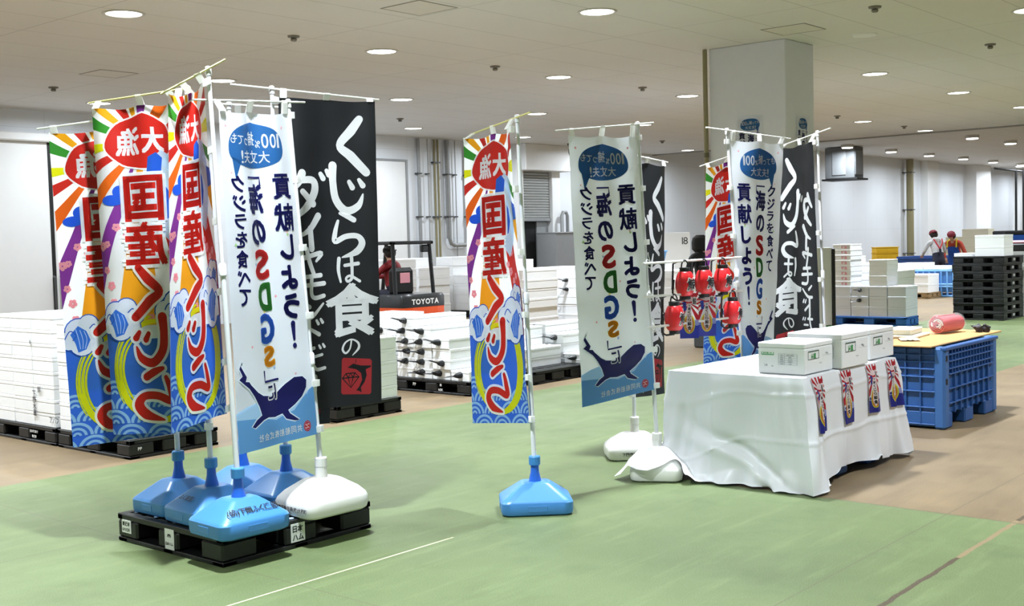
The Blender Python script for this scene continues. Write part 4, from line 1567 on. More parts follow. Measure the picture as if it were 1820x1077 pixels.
def sheet_pt(s, d, W, D, zt):
    """point of the draped sheet: s runs round the top edge, d is the drop below it"""
    per = 2 * (W + D)
    rc = .05
    s = s % per
    # rounded rectangle outline, starting at (0,0) going +x
    segs = ((W, (0, 0), (1, 0), (0, -1)), (D, (W, 0), (0, 1), (1, 0)), (W, (W, D), (-1, 0), (0, 1)), (D, (0, D), (0, -1), (-1, 0)))
    q = s
    for k, (L, o, dr, nn) in enumerate(segs):
        if q <= L or k == 3:
            p = Vector((o[0] + dr[0] * q, o[1] + dr[1] * q))
            n0 = Vector(nn)
            # blend the outward direction near corners
            prev, nxt = Vector(segs[k - 1][3]), Vector(segs[(k + 1) % 4][3])
            e = .10
            if q < e:
                n0 = (n0 * (.5 + .5 * q / e) + prev * (.5 - .5 * q / e)).normalized()
            elif L - q < e:
                n0 = (n0 * (.5 + .5 * (L - q) / e) + nxt * (.5 - .5 * (L - q) / e)).normalized()
            return p, n0, k, q, L
        q -= L


CW_, CD_ = TX1 - TX0, TY1 - TY0


def drape(s, b):
    """skirt of the sheet: s runs round the table edge, b = 0 at the edge and 1 at the hem"""
    p, n, k, q, L = sheet_pt(s, 0, CW_, CD_, ZT)
    z = ZT - ZT * b
    corner = min(q, L - q)
    f = q / L
    out = .02 * (1 - math.exp(-b * 14))
    # gathered folds at the corners, fading upwards
    out += (.10 * math.exp(-(corner / .09) ** 2)) * b ** 1.1
    out += .012 * math.exp(-(corner / .2) ** 2) * math.sin(70 * corner + 9 * b) * min(1, b * 3)
    # slow bulges
    out += .010 * math.sin(9 * s + 5 * b) * b + .007 * math.sin(23 * s - 7 * b) * b ** 1.5
    zmin = .004
    if k == 3:      # side towards the flag stands: slack, spreading on the floor
        out += .015 * math.sin(14 * f + 2.5) * min(1, b * 3)
        dl = (b - .50) - (.62 - f) * -.95 - .18
        out += -.035 * math.exp(-(dl / .06) ** 2) * (1 if .08 < f < .92 else .3) * min(1, b * 2)
        out += .02 * math.exp(-((dl - .10) / .06) ** 2) * min(1, b * 2)
        if b > .80:
            out += (b - .80) * (.20 * (1 - f) ** 1.3 + .16) + .03 * math.sin(30 * f) * (b - .8) * 5
        zmin = .004 + .012 * abs(math.sin(26 * f))
    elif k == 0:    # long side with the little posters
        out += .010 * math.sin(7 * q) * b + .018 * b
        out += .03 * math.exp(-((q - L * .70) / .05) ** 2) * b
        if f < .12:
            out += .05 * b
        zmin = .015 + .05 * min(1, max(0, (f - .08) * 4)) + .025 * math.sin(5 * f) + (.03 if abs(f - .70) < .02 else 0)
    # the far corner is thrown over the flag tank beside the table
    w = math.exp(-(f / .36) ** 2) if k == 3 else (math.exp(-((L - q) / .22) ** 2) if k == 2 else 0.0)
    if w > .01:
        e = max(0.0, b - .35) / .65
        out += w * .17 * e ** 1.25 + .02 * w * math.sin(26 * s) * e
        z = ZT * (1 - b) ** (1 + 1.3 * w)
    # pressed fold lines of the unfolded sheet
    for zz in (.14, .55):
        d_ = abs(b - zz - .012 * math.sin(11 * s))
        out += .008 * max(0, 1 - d_ / .022)
    for ss in (.36, .69):
        out += .009 * max(0, 1 - abs(f - ss) / .018) * min(1, b * 4)
    z = max(z, zmin)
    if b <= 0:
        out, z = 0.0, ZT + .004
    if w > .01:
        tk = G(1168, 800, .18)
        dx, dy = TX0 + p.x + n.x * out - tk.x, TY0 + p.y + n.y * out - tk.y
        ca, sa = math.cos(math.radians(30)), math.sin(math.radians(30))
        d_ = max(abs(dx * ca + dy * sa) / .214, abs(dy * ca - dx * sa) / .172)
        z = max(z, .018 + (.195 if d_ < .45 else .195 - (d_ - .45) / .6 * .095 if d_ < 1.05 else .10 * math.exp(-((d_ - 1.05) / .3) ** 2)))
    return Vector((TX0 + p.x + n.x * out, TY0 + p.y + n.y * out, z))


def tablecloth():
    W, D = CW_, CD_
    per = 2 * (W + D)
    NS, ND = 300, 56
    mb = MB()
    mb.add([drape(per * i / NS, j / ND) for j in range(ND + 1) for i in range(NS)],
           [(j * NS + i, (j + 1) * NS + i, (j + 1) * NS + (i + 1) % NS, j * NS + (i + 1) % NS) for j in range(ND) for i in range(NS)])
    # top panel with slight ripples
    n = 26
    W_ = n + 1
    vs = []
    for j in range(n + 1):
        for i in range(n + 1):
            u, v = i / n, j / n
            edge = min(u, 1 - u, v, 1 - v)
            vs.append((TX0 + W * u, TY0 + D * v, ZT + .004 + (.003 * math.sin(7 * u + 3 * v) + .003) * min(1, edge * 10)))
    mb.add(vs, [(j * W_ + i, j * W_ + i + 1, (j + 1) * W_ + i + 1, (j + 1) * W_ + i) for j in range(n) for i in range(n)])
    return mb.build('tablecloth', M_SHEET, None, True, angle=60)


tag(tablecloth(), 'white plastic sheet draped over the table down to the floor', 'tablecloth')

def label_lines(mb, o, xd, w, hh):
    up = Vector((0, 0, 1))
    xd = Vector(xd)
    n = xd.cross(up)
    def bar(x0, x1, y0, y1, mi):
        mb.add([o + xd * x + up * y + n * .0012 for x, y in ((x0, y0), (x1, y0), (x1, y1), (x0, y1))], [(0, 1, 2, 3)], mi)
    return bar


M_GREEN = mat('green print', '#4b9a57', .6)
M_GINK = mat('grey print', '#8d9196', .6)
M_DKGREEN = mat('dark green print', '#33554a', .6)


def foam_box(x, y, z, sx, sy, sz, label, marks=True, lid_off=0.0):
    t = thing('foam_box', label, 'foam box', (x, y, z), 0, 'labelled foam boxes on the covered table')
    MB().cbox(0, sx, 0, sy, 0, sz * .82, .005).build('body', M_FOAM, t)
    MB().cbox(-.0015 - lid_off, sx + .0015, -.0015, sy + .0015, sz * .82 + .0015, sz, .006).build('lid', M_FOAM, t)
    if marks:
        # long side print (faces -X)
        mb = MB()
        o = Vector((-.0015, sy, 0))
        xd = Vector((0, -1, 0))
        bar = label_lines(mb, o, xd, 0, 0)
        a = sy * .08
        bar(a, a + sy * .27, sz * .60, sz * .625, 0)
        bar(a, a + .004, sz * .60, sz * .70, 0)
        bar(a + sy * .27 - .004, a + sy * .27, sz * .60, sz * .70, 0)
        write_on(mb, '魚市場 SPF', o + xd * (a + sy * .135) + Vector((0, 0, sz * .64)), xd, (0, 0, 1), sz * .055, 0, .02)
        write_on(mb, '1.4', o + xd * (a + sy * .10) + Vector((0, 0, sz * .23)), xd, (0, 0, 1), sz * .10, 2, -.005)
        write_on(mb, 'kg', o + xd * (a + sy * .24) + Vector((0, 0, sz * .23)), xd, (0, 0, 1), sz * .05, 2, .02)
        c0 = sy * .45
        for k in range(6):
            bar(c0, c0 + sy * .40, sz * (.30 + .07 * k), sz * (.305 + .07 * k), 1)
        for k in (0, .32, .99):
            bar(c0 + sy * .4 * k, c0 + sy * .4 * k + .0018, sz * .30, sz * .65, 1)
        for k, s in enumerate(('品名', '産地', '重量', '出荷者', '下関市')):
            write_on(mb, s, o + xd * (c0 + sy * .07) + Vector((0, 0, sz * (.59 - .07 * k))), xd, (0, 0, 1), sz * .045, 1, .01)
            write_on(mb, ('活魚水産物', '国産', '加工日', '下関唐戸', '水産')[k], o + xd * (c0 + sy * .25) + Vector((0, 0, sz * (.59 - .07 * k))), xd, (0, 0, 1), sz * .045, 1, .01)
        # short side print (faces -Y)
        o = Vector((0, -.0015, 0))
        xd = Vector((1, 0, 0))
        bar = label_lines(mb, o, xd, 0, 0)
        x0, x1 = sx * .12, sx * .50
        for y0, y1 in ((.46, .475), (.70, .73)):
            bar(x0, x1, sz * y0, sz * y1, 3)
        for q in (x0, x1 - .004):
            bar(q, q + .004, sz * .46, sz * .72, 3)
        write_on(mb, '産直', o + xd * ((x0 + x1) / 2) + Vector((0, 0, sz * .50)), xd, (0, 0, 1), sz * .15, 0, .04)
        write_on(mb, '1.4kg', o + xd * (sx * .78) + Vector((0, 0, sz * .56)), xd, (0, 0, 1), sz * .08, 2, 0)
        bar(sx * .62, sx * .96, sz * .52, sz * .525, 1)
        write_on(mb, '下関市場', o + xd * (sx * .55) + Vector((0, 0, sz * .28)), xd, (0, 0, 1), sz * .04, 1, 0)
        mb.build('print', [M_GREEN, M_GINK, M_INK, M_DKGREEN], t)
    return t


zt = ZT + .012
b1, b1l, b1r = G(1430, 667, zt), G(1334, 665, zt), G(1467, 655, zt)
bx_s, by_s = b1r.x - b1.x, b1l.y - b1.y
foam_box(b1.x, b1.y, zt, bx_s, by_s, .20, 'foam box with green print at the left on the covered table')
b2, b2r = G(1497, 656, zt), G(1535, 645, zt)
foam_box(b2.x, b2.y, zt, b2r.x - b2.x, by_s * 1.2, .23, 'foam box in the middle of the three on the covered table')
b3, b3r = G(1547, 640, zt), G(1573, 630, zt)
foam_box(b3.x, b3.y, zt, b3r.x - b3.x, by_s * 1.15, .215, 'foam box at the right rear on the covered table, lid ajar', lid_off=.0)

# four little sunburst posters taped along the front
for i, (px, py) in enumerate(((1452, 676), (1503, 664), (1548, 652), (1583, 643))):
    d_ = ray(px, py)
    q0 = (EYE + d_ * ((TY0 - .02) / d_.y)).x - TX0

    def S(u, v, q0=q0, i=i):
        k = .006 + v * (.96 - .06 * (i > 1))
        p = drape(q0 + (u - .0675) * 1.12 + .02 * v, k / ZT)
        return p + Vector((-.001, -.013, .006 * max(0, 1 - k / .02)))
    tag(printed_sheet('small_poster', 'small', S, None, both=False), 'little sunburst poster taped to the sheet, %s from the left' % dn[i], 'poster', 'posters on the table sheet')

# ------------------------------------------------------------------ ribbed blue bin with a plywood top
n0, n1, n2 = G(1597, 757), G(1680, 765), G(1774, 730)
BX, BY = n1.x, n1.y
BW, BD = n2.x - BX, 1.15
BH = at(1668, 617, depth((BX, BY, .6))).z - .005
t = thing('bulk_bin', 'ribbed blue plastic bin with a plywood sheet on top', 'bin', (BX, BY, 0))
MB().cbox(.02, BW - .02, .02, BD - .02, .12, BH - .01, .01).build('body', M_BIN, t)
posts = MB()
for q in (0, 1):
    for w in (0, 1):
        MB().cbox(q * (BW - .11), q * (BW - .11) + .11, w * (BD - .10), w * (BD - .10) + .10, 0, BH, .02).build('corner_post', mat('worn blue plastic', '#3a68a4', .5, var=.12), t)
# ribs: long side (-Y) and short side (-X)
rb = MB()
zs = (.20, .32, .44, .485, .545, .60)
for z in zs:
    rb.cbox(.1, BW - .1, -.005, .03, z, z + .012, .004)
for k in range(1, 8):
    x = .1 + (BW - .2) * k / 8
    rb.cbox(x - .006, x + .006, -.003, .03, .12, .45, .003)
for k in range(1, 15):
    x = .1 + (BW - .2) * k / 15
    rb.cbox(x - .005, x + .005, -.003, .03, .45, BH - .01, .003)
rb.cbox(0, BW, -.012, .04, BH - .03, BH, .006)
rb.build('side_ribs', M_BIN, t)
rb = MB()
for z in (.03, .17, .30, .42, .485, .545, .60):
    rb.cbox(-.005, .03, .08, BD - .08, z, z + .012, .004)
for k in range(1, 8):
    y = .08 + (BD - .16) * k / 8
    rb.cbox(-.003, .03, y - .006, y + .006, .02, BH - .01, .003)
rb.cbox(.005, .03, .08, BD - .08, .02, .14, .004)
rb.build('side_ribs', M_BIN, t)
for q in (0, .46, .92):
    w0 = q * (BW - .2)
    MB().cbox(w0 + (.1 if q == 0 else 0), w0 + .2, .01, BD - .01, 0, .13, .012).build('skid', M_BIN, t)
for z in (.37, .56):
    MB().box(.02, .035, -.012, .005, z, z + .045).build('slot', M_INK, t)
M_PLY = mat('plywood', '#c2955c', .6, var=.14, scale=5)
k0, k1, k2 = G(1655, 616, BH + .012), G(1790, 588, BH + .012), G(1560, 612, BH + .012)
tag(MB().cbox(k0.x, k1.x, k0.y, k0.y + 1.3, BH, BH + .014, .004).build('plywood_sheet', M_PLY), 'plywood sheet laid over the ribbed blue bin', 'plywood')
zp = BH + .0145

# things lying on the plywood
p = G(1618, 600, zp)
t = thing('paper_bundle', 'folded cream paper bundle on the plywood left of the red roll', 'paper', (p.x - .02, p.y, zp), .1)
M_CREAM = mat('cream paper', '#e9e2cf', .7)
MB().cbox(-.1, .36, -.08, .16, 0, .022, .006).build('lower_sheet', M_CREAM, t)
MB().cbox(-.02, .34, -.02, .2, .0225, .075, .008).build('upper_fold', M_CREAM, t)
p = G(1605, 604, zp)
mb = MB()
rnd = random.Random(3)
n = 12
vs = [((i / n - .5) * .26, (j / n - .5) * .16, .006 + .022 * abs(math.sin(3 * i + j)) * math.exp(-((i - 6) ** 2 + (j - 6) ** 2) / 40)) for j in range(n + 1) for i in range(n + 1)]
mb.add(vs, [(j * 13 + i, j * 13 + i + 1, (j + 1) * 13 + i + 1, (j + 1) * 13 + i) for j in range(n) for i in range(n)])
tag(mb.build('crumpled_cloth', mat('yellowish cloth', '#e3d5ac', .8), None, True, (p.x, p.y - .05, zp), .5), 'crumpled yellowish cloth at the near edge of the plywood', 'cloth')
# red and white roll in a clear bag
p = G(1684, 591, zp)
t = thing('wrapped_roll', 'red and white rolled cloth in a clear plastic bag', 'roll', (p.x, p.y, zp), math.radians(-8))
M_ROLLR, M_ROLLW = mat('red cloth', '#c22b38', .6), mat('white cloth', '#efe6e6', .6)
rm = MB()
L, R = .36, .078
turns = 4.2
prev = None
N = 110
for i in range(N):
    a = 2 * PI * turns * i / N
    r = .008 + (R - .008) * i / N
    a2 = 2 * PI * turns * (i + 1) / N
    r2 = .008 + (R - .008) * (i + 1) / N
    m_ = 0 if (int(i / N * turns * 2.4) % 2 == 0 or i > N * .72) else 1
    th = .012
    rm.add([(x, (rr + o) * math.cos(aa), R + .005 + (rr + o) * math.sin(aa)) for x in (-L / 2, L / 2) for rr, aa in ((r, a), (r2, a2)) for o in (-th / 2, th / 2)],
           [(0, 1, 3, 2), (4, 6, 7, 5), (1, 5, 7, 3), (0, 2, 6, 4), (0, 4, 5, 1), (2, 3, 7, 6)], m_)
rm.build('rolled_cloth', [M_ROLLR, M_ROLLW], t)
pm = bpy.data.materials.new('clear bag film')
pm.use_nodes = True
pb = pm.node_tree.nodes['Principled BSDF']
pb.inputs['Base Color'].default_value = (1, .93, .93, 1)
pb.inputs['Roughness'].default_value = .15
pb.inputs['Alpha'].default_value = .16
bagm = MB()
rings = []
for k in range(15):
    s = k / 14
    rr = R * 1.12 * (1 if .2 < s < .85 else (.35 + .65 * min(1, s / .2) if s <= .2 else .55 + .45 * (1 - s) / .15))
    rings.append([(-.30 + .55 * s, rr * (1.05 + .06 * math.sin(5 * q + 3 * s)) * math.cos(q), max(.002, R + .005 + rr * (1.02 + .05 * math.sin(4 * q + 9 * s)) * math.sin(q) - (.03 if s < .1 else 0))) for q in [2 * PI * j / 24 for j in range(24)]])
bagm.rings(rings)
bagm.build('clear_bag', pm, t, True)
# dark work gloves
p = G(1746, 590, zp)
t = thing('work_gloves', 'pair of dark crumpled work gloves at the right end of the plywood', 'gloves', (p.x, p.y, zp), .6)
M_GLOVE = mat('dark glove rubber', '#241d20', .6, bump=.3)
for q in (-1, 1):
    g = MB()
    for k in range(4):
        g.tube([(-.02 + .02 * k, q * .03, .02), (-.03 + .024 * k, q * .05 + .01 * k, .045 + .008 * (k % 2)), (-.05 + .03 * k, q * .02, .05 + .01 * k % .03)], [.017, .016, .011], 8)
    g.tube([(-.05, q * .03, .022), (0, q * .034, .026), (.07, q * .02, .022)], [.024, .03, .021], 10)
    g.build('glove', M_GLOVE, t, True)
# ------------------------------------------------------------------ stacked foam boxes on pallets
ORD = ['first', 'second', 'third', 'fourth', 'fifth', 'sixth', 'seventh', 'eighth', 'ninth', 'tenth', 'eleventh', 'twelfth']
M_TAIL = mat('black fish tail', '#17181a', .45, var=.1)
M_FOAMG = mat('grey white foam', '#d5d9e2', .6, var=.02)
M_FOAMC = mat('cream foam', '#efe8cf', .6, var=.03)
M_PINK = mat('pink print', '#e09aa6', .6)
BOXM = {}


def box_proto(sx, sy, sz, material):
    k = (sx, sy, sz, material.name)
    if k not in BOXM:
        mb = MB()
        mb.cbox(.002, sx - .002, .002, sy - .002, 0, sz * .74, .004).cbox(0, sx, 0, sy, sz * .742, sz - .0005, .005)
        me = mb.mesh('foam_box', material)
        BOXM[k] = me
    return BOXM[k]


def tail_mesh():
    mb = MB()
    mb.tube([(.06, 0, 0), (0, 0, 0), (-.05, 0, .004), (-.09, 0, .006)], [.036, .036, .026, .010], 10)
    for s in (-1, 1):
        mb.rings([[(-.05, s * .012, .012), (-.05, s * .012, -.008), (-.075, s * .02, .0)], [(-.13, s * .075, .022), (-.14, s * .075, .014), (-.17, s * .085, .016)]])
    return mb.mesh('fish_tail', M_TAIL, True, 40)


TAILM = tail_mesh()


def stack(x0, y0, z0, nx, ny, size, counts, where, group, material=None, name='foam_box', tails=None, jitter=.006, tail_side=True, seed=0):
    """columns of foam boxes; counts[iy][ix] layers; columns counted from the near corner"""
    material = material or M_FOAM
    sx, sy, sz = size
    rnd = random.Random(seed)
    me = box_proto(sx - .006, sy - .006, sz, material)
    for iy in range(ny):
        for ix in range(nx):
            for k in range(counts[iy][ix]):
                col = 'column %s' % ('one two three four five six seven eight'.split()[iy]) + ('' if nx == 1 else (' front' if ix == 0 else ' rear'))
                lab = name.replace('_', ' ') + ', %s layer up, %s of %s' % (ORD[k], col, where)
                o = link(name, me, None, (x0 + ix * sx + rnd.uniform(0, jitter), y0 + iy * sy + rnd.uniform(0, jitter), z0 + k * sz))
                tag(o, lab, 'foam box' if name == 'foam_box' else 'crate', group)
                if tails and ix == 0 and tails(iy, k):
                    tl_ = link('fish_tail', TAILM, o, (-.001, sy / 2 + rnd.uniform(-.04, .04), sz * .6))
                    tl_.rotation_euler = (rnd.uniform(-.3, .3), rnd.uniform(-.12, .1), rnd.uniform(-.35, .25))


def marks(name, label, lines, o, xd, up=(0, 0, 1), m_=None):
    mb = MB()
    for s, dx, dy, h in lines:
        write_on(mb, s, Vector(o) + Vector(xd) * dx + Vector(up) * dy, xd, up, h, 0, .02, .002)
    return tag(mb.build(name, m_ or M_INK), label, 'writing')


# A: far left, behind the rainbow flags
pA = G(231, 818)
AX, AY = pA.x, pA.y
sten = (stencil('y', .09, .075, (('PP', -.01, .03),)),)
pallet(AX, AY, .82, 1.1, 'black pallet under the foam boxes behind the rainbow banners', stickers=sten)
pallet(AX, AY + 1.14, .82, 1.1, 'black pallet at the left edge under tall white boxes', stickers=(stencil('x', .36, .075, (('SUNTORY', .012, .026), ('要返却', -.03, .022))),))
stack(AX + .01, AY + .02, .15, 1, 4, (.79, .265, .113), ((5,), (5,), (6,), (8,)), 'left pallet behind rainbow banners', 'foam boxes on the left pallet', seed=1)
stack(AX + .01, AY + .55, .15 + 6 * .113, 1, 1, (.5, .265, .113), ((2,),), 'two-box tower above the left pallet', 'foam boxes on the left pallet', seed=21)
stack(AX + .01, AY + 1.16, .15, 1, 3, (.79, .35, .118), ((8,), (8,), (8,)), 'pallet at the left photo edge', 'foam boxes at the left edge', seed=2)
# loose writing on some of those boxes
for i, (px, py, txt, h_, lab) in enumerate(((62, 722, '下関水産', .05, 'column of black writing on the left pallet boxes'), (70, 697, '鮮', .05, 'single black character on the left pallet boxes'),
                                            (97, 752, 'アバフ', .05, 'black handwriting on the lowest box beside the rainbow banner'), (54, 611, '16', .04, 'faint number on the upper left pallet boxes'))):
    d_ = ray(px, py)
    p_ = EYE + d_ * ((AX + .004) / d_.x)
    mb = MB()
    if len(txt) > 3:
        for q_, ch in enumerate(txt):
            write_on(mb, ch, p_ + Vector((0, 0, .09 - .055 * q_)), (0, -1, 0), (0, 0, 1), h_, 0, .02, .002)
    else:
        write_on(mb, txt, p_, (0, -1, 0), (0, 0, 1), h_, 0, .01, .002)
    tag(mb.build('writing', M_INK), lab, 'writing')
# B: behind the large black flag
pB_ = G(600, 752)
pallet(pB_.x, pB_.y, .82, 1.1, 'black pallet under white boxes behind the large black banner')
stack(pB_.x + .01, pB_.y + .02, .15, 1, 4, (.79, .265, .118), ((5,), (7,), (7,), (7,)), 'pallet behind the large black banner', 'foam boxes behind the black banner', seed=3)
# C: long fish boxes whose tails stick out
pC_ = G(835, 705)
sC = (stencil('x', .82, .07, (('PP', 0, .04),)), stencil('x', .42, .08, (('木', .005, .03), ('1-DK', -.045, .03))))
pallet(pC_.x, pC_.y, .92, 1.14, 'black pallet under fish boxes with black tails, left of the middle banner', stickers=sC)
TL = lambda iy, k: (iy * 7 + k * 3) % 8 != 5
stack(pC_.x + .02, pC_.y + .02, .15, 1, 4, (.88, .275, .112), ((1,), (4,), (5,), (6,)), 'tailed fish boxes left of middle banner', 'long fish boxes with tails', tails=TL, jitter=.02, seed=4)
pallet(pC_.x - .05, pC_.y + 1.2, .92, 1.14, 'black pallet under fish boxes with tails, behind the first')
stack(pC_.x - .03, pC_.y + 1.22, .15, 1, 4, (.88, .275, .112), ((5,), (6,), (6,), (5,)), 'rear tailed pallet by large black banner', 'long fish boxes with tails', tails=TL, jitter=.02, seed=5)
pallet(pC_.x + 1.06, pC_.y, .92, 1.14, 'black pallet right of the middle banner pole, boxes low')
stack(pC_.x + 1.08, pC_.y + .3, .15, 1, 3, (.88, .275, .112), ((2,), (4,), (5,)), 'pallet hidden behind middle banner', 'long fish boxes with tails', seed=6)
# D: right of the middle banner
pD_ = G(1032, 669)
pallet(pD_.x, pD_.y - .3, .92, 1.14, 'black pallet with fish boxes between the middle banner and white banner', stickers=(stencil('x', .42, .075, (('SUNTORY', .01, .03), ('要返却', -.04, .028))),))
stack(pD_.x + .02, pD_.y - .28, .15, 1, 4, (.88, .275, .115), ((1,), (1,), (3,), (4,)), 'fish boxes between middle and white banners', 'long fish boxes with tails', tails=lambda iy, k: True, jitter=.02, seed=7)

# E: a row of pallets across the middle of the hall
row = ((15.0, 12.6, 6, 7), (16.4, 12.5, 5, 6), (17.9, 12.7, 7, 5), (19.3, 12.4, 5, 6))
nm = ['left', 'second', 'third', 'right']
for i, (x, y, a, b) in enumerate(row):
    pallet(x, y, 1.0, 1.1, 'blue pallet, %s of the row beyond the middle banners' % nm[i], material=M_PALBLUE if i == 0 else M_PALB)
    stack(x + .02, y + .02, .15, 1, 2, (.95, .53, .165), ((a,), (b,)), '%s mid-hall pallet beyond the banners' % nm[i], 'foam boxes in mid hall', tails=(lambda iy, k: k in (3, 4)) if i == 1 else None, seed=30 + i, jitter=.03)
row = ((14.6, 17.2, 6, 7), (15.9, 17.0, 7, 6), (17.2, 17.3, 6, 7), (18.6, 17.1, 5, 7))
nm = ['first', 'second', 'third', 'fourth', 'fifth', 'sixth', 'seventh']
for i, (x, y, a, b) in enumerate(row):
    pallet(x, y, 1.0, 1.1, 'black pallet, %s from the left near the back wall' % nm[i])
    stack(x + .02, y + .02, .15, 1, 2, (.95, .53, .195), ((a - 1,), (b - 1,)), '%s pallet near the back wall' % nm[i], 'foam boxes near the back wall', seed=40 + i, jitter=.03)

# ------------------------------------------------------------------ forklift
M_FKB = mat('forklift charcoal paint', '#1f2226', .35, var=.05, coat=.3)
M_FKO = mat('forklift orange paint', '#e0521f', .35, var=.04, coat=.3)
f0 = at(749, 523, 20.0)
t = thing('forklift', 'orange and black forklift seen from behind, parked before the wall pipes', 'forklift', (f0.x, f0.y, 0))
mb = MB()
prof = [(-.53, .0), (-.50, -.05), (-.3, -.09), (.3, -.09), (.50, -.05), (.53, 0), (.53, .55), (-.53, .55)]
mb.rings([[(p[0], p[1], z) for p in prof] for z in (.16, .55)])
mb.build('orange_body', M_FKO, t)
mb = MB()
mb.rings([[(p[0] * 1.005, p[1] * 1.01 - .004, z) for p in prof] for z in (.551, .72)] + [[(p[0] * .97, p[1] * .9 + .02, .77) for p in prof]])
cwt = mb.build('counterweight', M_FKB, t, True, angle=40)
mb = MB()
write_on(mb, 'TOYOTA', (0, -.094, .60), (1, 0, 0), (0, 0, 1), .105, 0, .03, .003, squeeze=1.15)
mb.build('lettering', M_LABEL, cwt)
MB().cbox(-.5, .5, .5, 1.75, .2, .52, .03).build('chassis', M_FKB, t)
sbk = MB().cbox(-.28, .28, .42, .56, .74, 1.22, .06).build('seat_back', M_BLACK, t)
MB().cbox(-.10, .14, .405, .418, .95, 1.13, .01).build('warning_plate', M_PINK, sbk)
MB().cbox(-.28, .28, .56, 1.0, .56, .72, .05).build('seat', M_BLACK, t)
GT = 1.68
for sx_ in (-1, 1):
    MB().tube([(sx_ * .46, .16, .74), (sx_ * .44, .22, GT - .03)], .035, 8).build('guard_post', M_FKB, t, True)
    MB().tube([(sx_ * .46, 1.5, .5), (sx_ * .44, 1.3, GT - .03)], .035, 8).build('guard_post', M_FKB, t, True)
g = MB()
g.cbox(-.5, .5, .16, .24, GT - .06, GT, .015).cbox(-.5, .5, 1.27, 1.35, GT - .06, GT, .015).cbox(-.5, -.42, .16, 1.35, GT - .06, GT - .001, .015).cbox(.42, .5, .16, 1.35, GT - .06, GT - .001, .015)
for k in range(5):
    g.cbox(-.36 + .18 * k - .02, -.36 + .18 * k + .02, .2, 1.3, GT - .05, GT - .015, .01)
g.build('overhead_guard', M_FKB, t)
MB().cbox(.26, .42, .2, .28, GT - .2, GT - .07, .02).build('tail_light', M_FKB, t)
MB().tube([(.46, .2, 1.35), (.40, .12, 1.28), (.40, .12, 1.1), (.46, .18, 1.02)], .014, 8).build('grab_handle', M_FKB, t, True)
for sx_ in (-.3, .3):
    MB().cbox(sx_ - .06, sx_ + .06, 1.8, 1.9, .1, 2.0 - .34, .01).build('mast_rail', M_FKB, t)
    MB().cbox(sx_ - .05, sx_ + .05, 1.9, 2.9, .05, .09, .01).build('fork', M_FKB, t)
for x, y, r in ((-.44, .35, .2), (.44, .35, .2), (-.46, 1.55, .26), (.46, 1.55, .26)):
    w = MB()
    w.tube([(x - .09, y, r), (x + .09, y, r)], r, 24)
    w.build('wheel', M_BLACK, t, True)
MB().tube([(-.05, 1.12, .72), (-.05, 1.28, .98)], .025, 8).build('steering_column', M_FKB, t, True)
st = [Vector((-.05 + .16 * math.cos(a), 1.26 + .05 * math.sin(a), 1.0 + .14 * math.sin(a))) for a in [2 * PI * k / 20 for k in range(21)]]
MB().tube(st, .014, 6, cap=False).build('steering_wheel', M_BLACK, t, True)


# ------------------------------------------------------------------ people
def person(name, label, joints, bones, zones, loc, rotz, mats, levels=2):
    """one continuous skinned body. joints: name -> (point, radius); zones pick a material from the nearest bone"""
    names = list(joints)
    idx = {n_: i for i, n_ in enumerate(names)}
    me = bpy.data.meshes.new('body')
    me.from_pydata([joints[n_][0] for n_ in names], [(idx[a], idx[b]) for a, b in bones], [])
    ob = bpy.data.objects.new('body', me)
    COL.objects.link(ob)
    sk = ob.modifiers.new('skin', 'SKIN')
    sk.use_smooth_shade = True
    for i, n_ in enumerate(names):
        r = joints[n_][1]
        me.skin_vertices[0].data[i].radius = r if hasattr(r, '__len__') else (r, r)
        me.skin_vertices[0].data[i].use_root = (n_ == 'pelvis')
    sb = ob.modifiers.new('sub', 'SUBSURF')
    sb.levels = sb.render_levels = levels
    dg = bpy.context.evaluated_depsgraph_get()
    bm_ = bpy.data.meshes.new_from_object(ob.evaluated_get(dg))
    bpy.data.objects.remove(ob)
    bpy.data.meshes.remove(me)
    bm_.materials.clear()
    for m_ in mats:
        bm_.materials.append(m_)
    P = {n_: Vector(joints[n_][0]) for n_ in names}
    for f in bm_.polygons:
        best, bz = 1e9, 0
        for a, b in bones:
            d = P[b] - P[a]
            k = max(0, min(1, (f.center - P[a]).dot(d) / max(1e-9, d.length_squared)))
            q = (P[a] + d * k - f.center).length / (1 + 0)
            if q < best:
                best, bz = q, zones.get(b, zones.get(a, 0))
        f.material_index = bz
        f.use_smooth = True
    t = thing(name, label, 'person', loc, rotz)
    link('body', bm_, t)
    return t


M_SKIN = mat('skin', '#c69a80', .55)
M_MAROON = mat('maroon cap cloth', '#7e1f30', .7)
M_NAVYC = mat('navy overalls', '#23263a', .7)
M_HOOD = mat('white hooded jacket', '#d9dbe0', .75)
M_ORANGE = mat('orange red sleeve', '#b8402c', .7)
M_BAPRON = mat('blue apron', '#1f5fd0', .5)
M_YELS = mat('yellow strap', '#e2cf2a', .5)
M_REDJ = mat('dark red jacket', '#8c1a24', .65)
M_REDS = mat('bright red strap', '#d02a3c', .6)
M_DARKC = mat('black clothing', '#151517', .75)
M_HAIR = mat('dark hair', '#1a1513', .6)


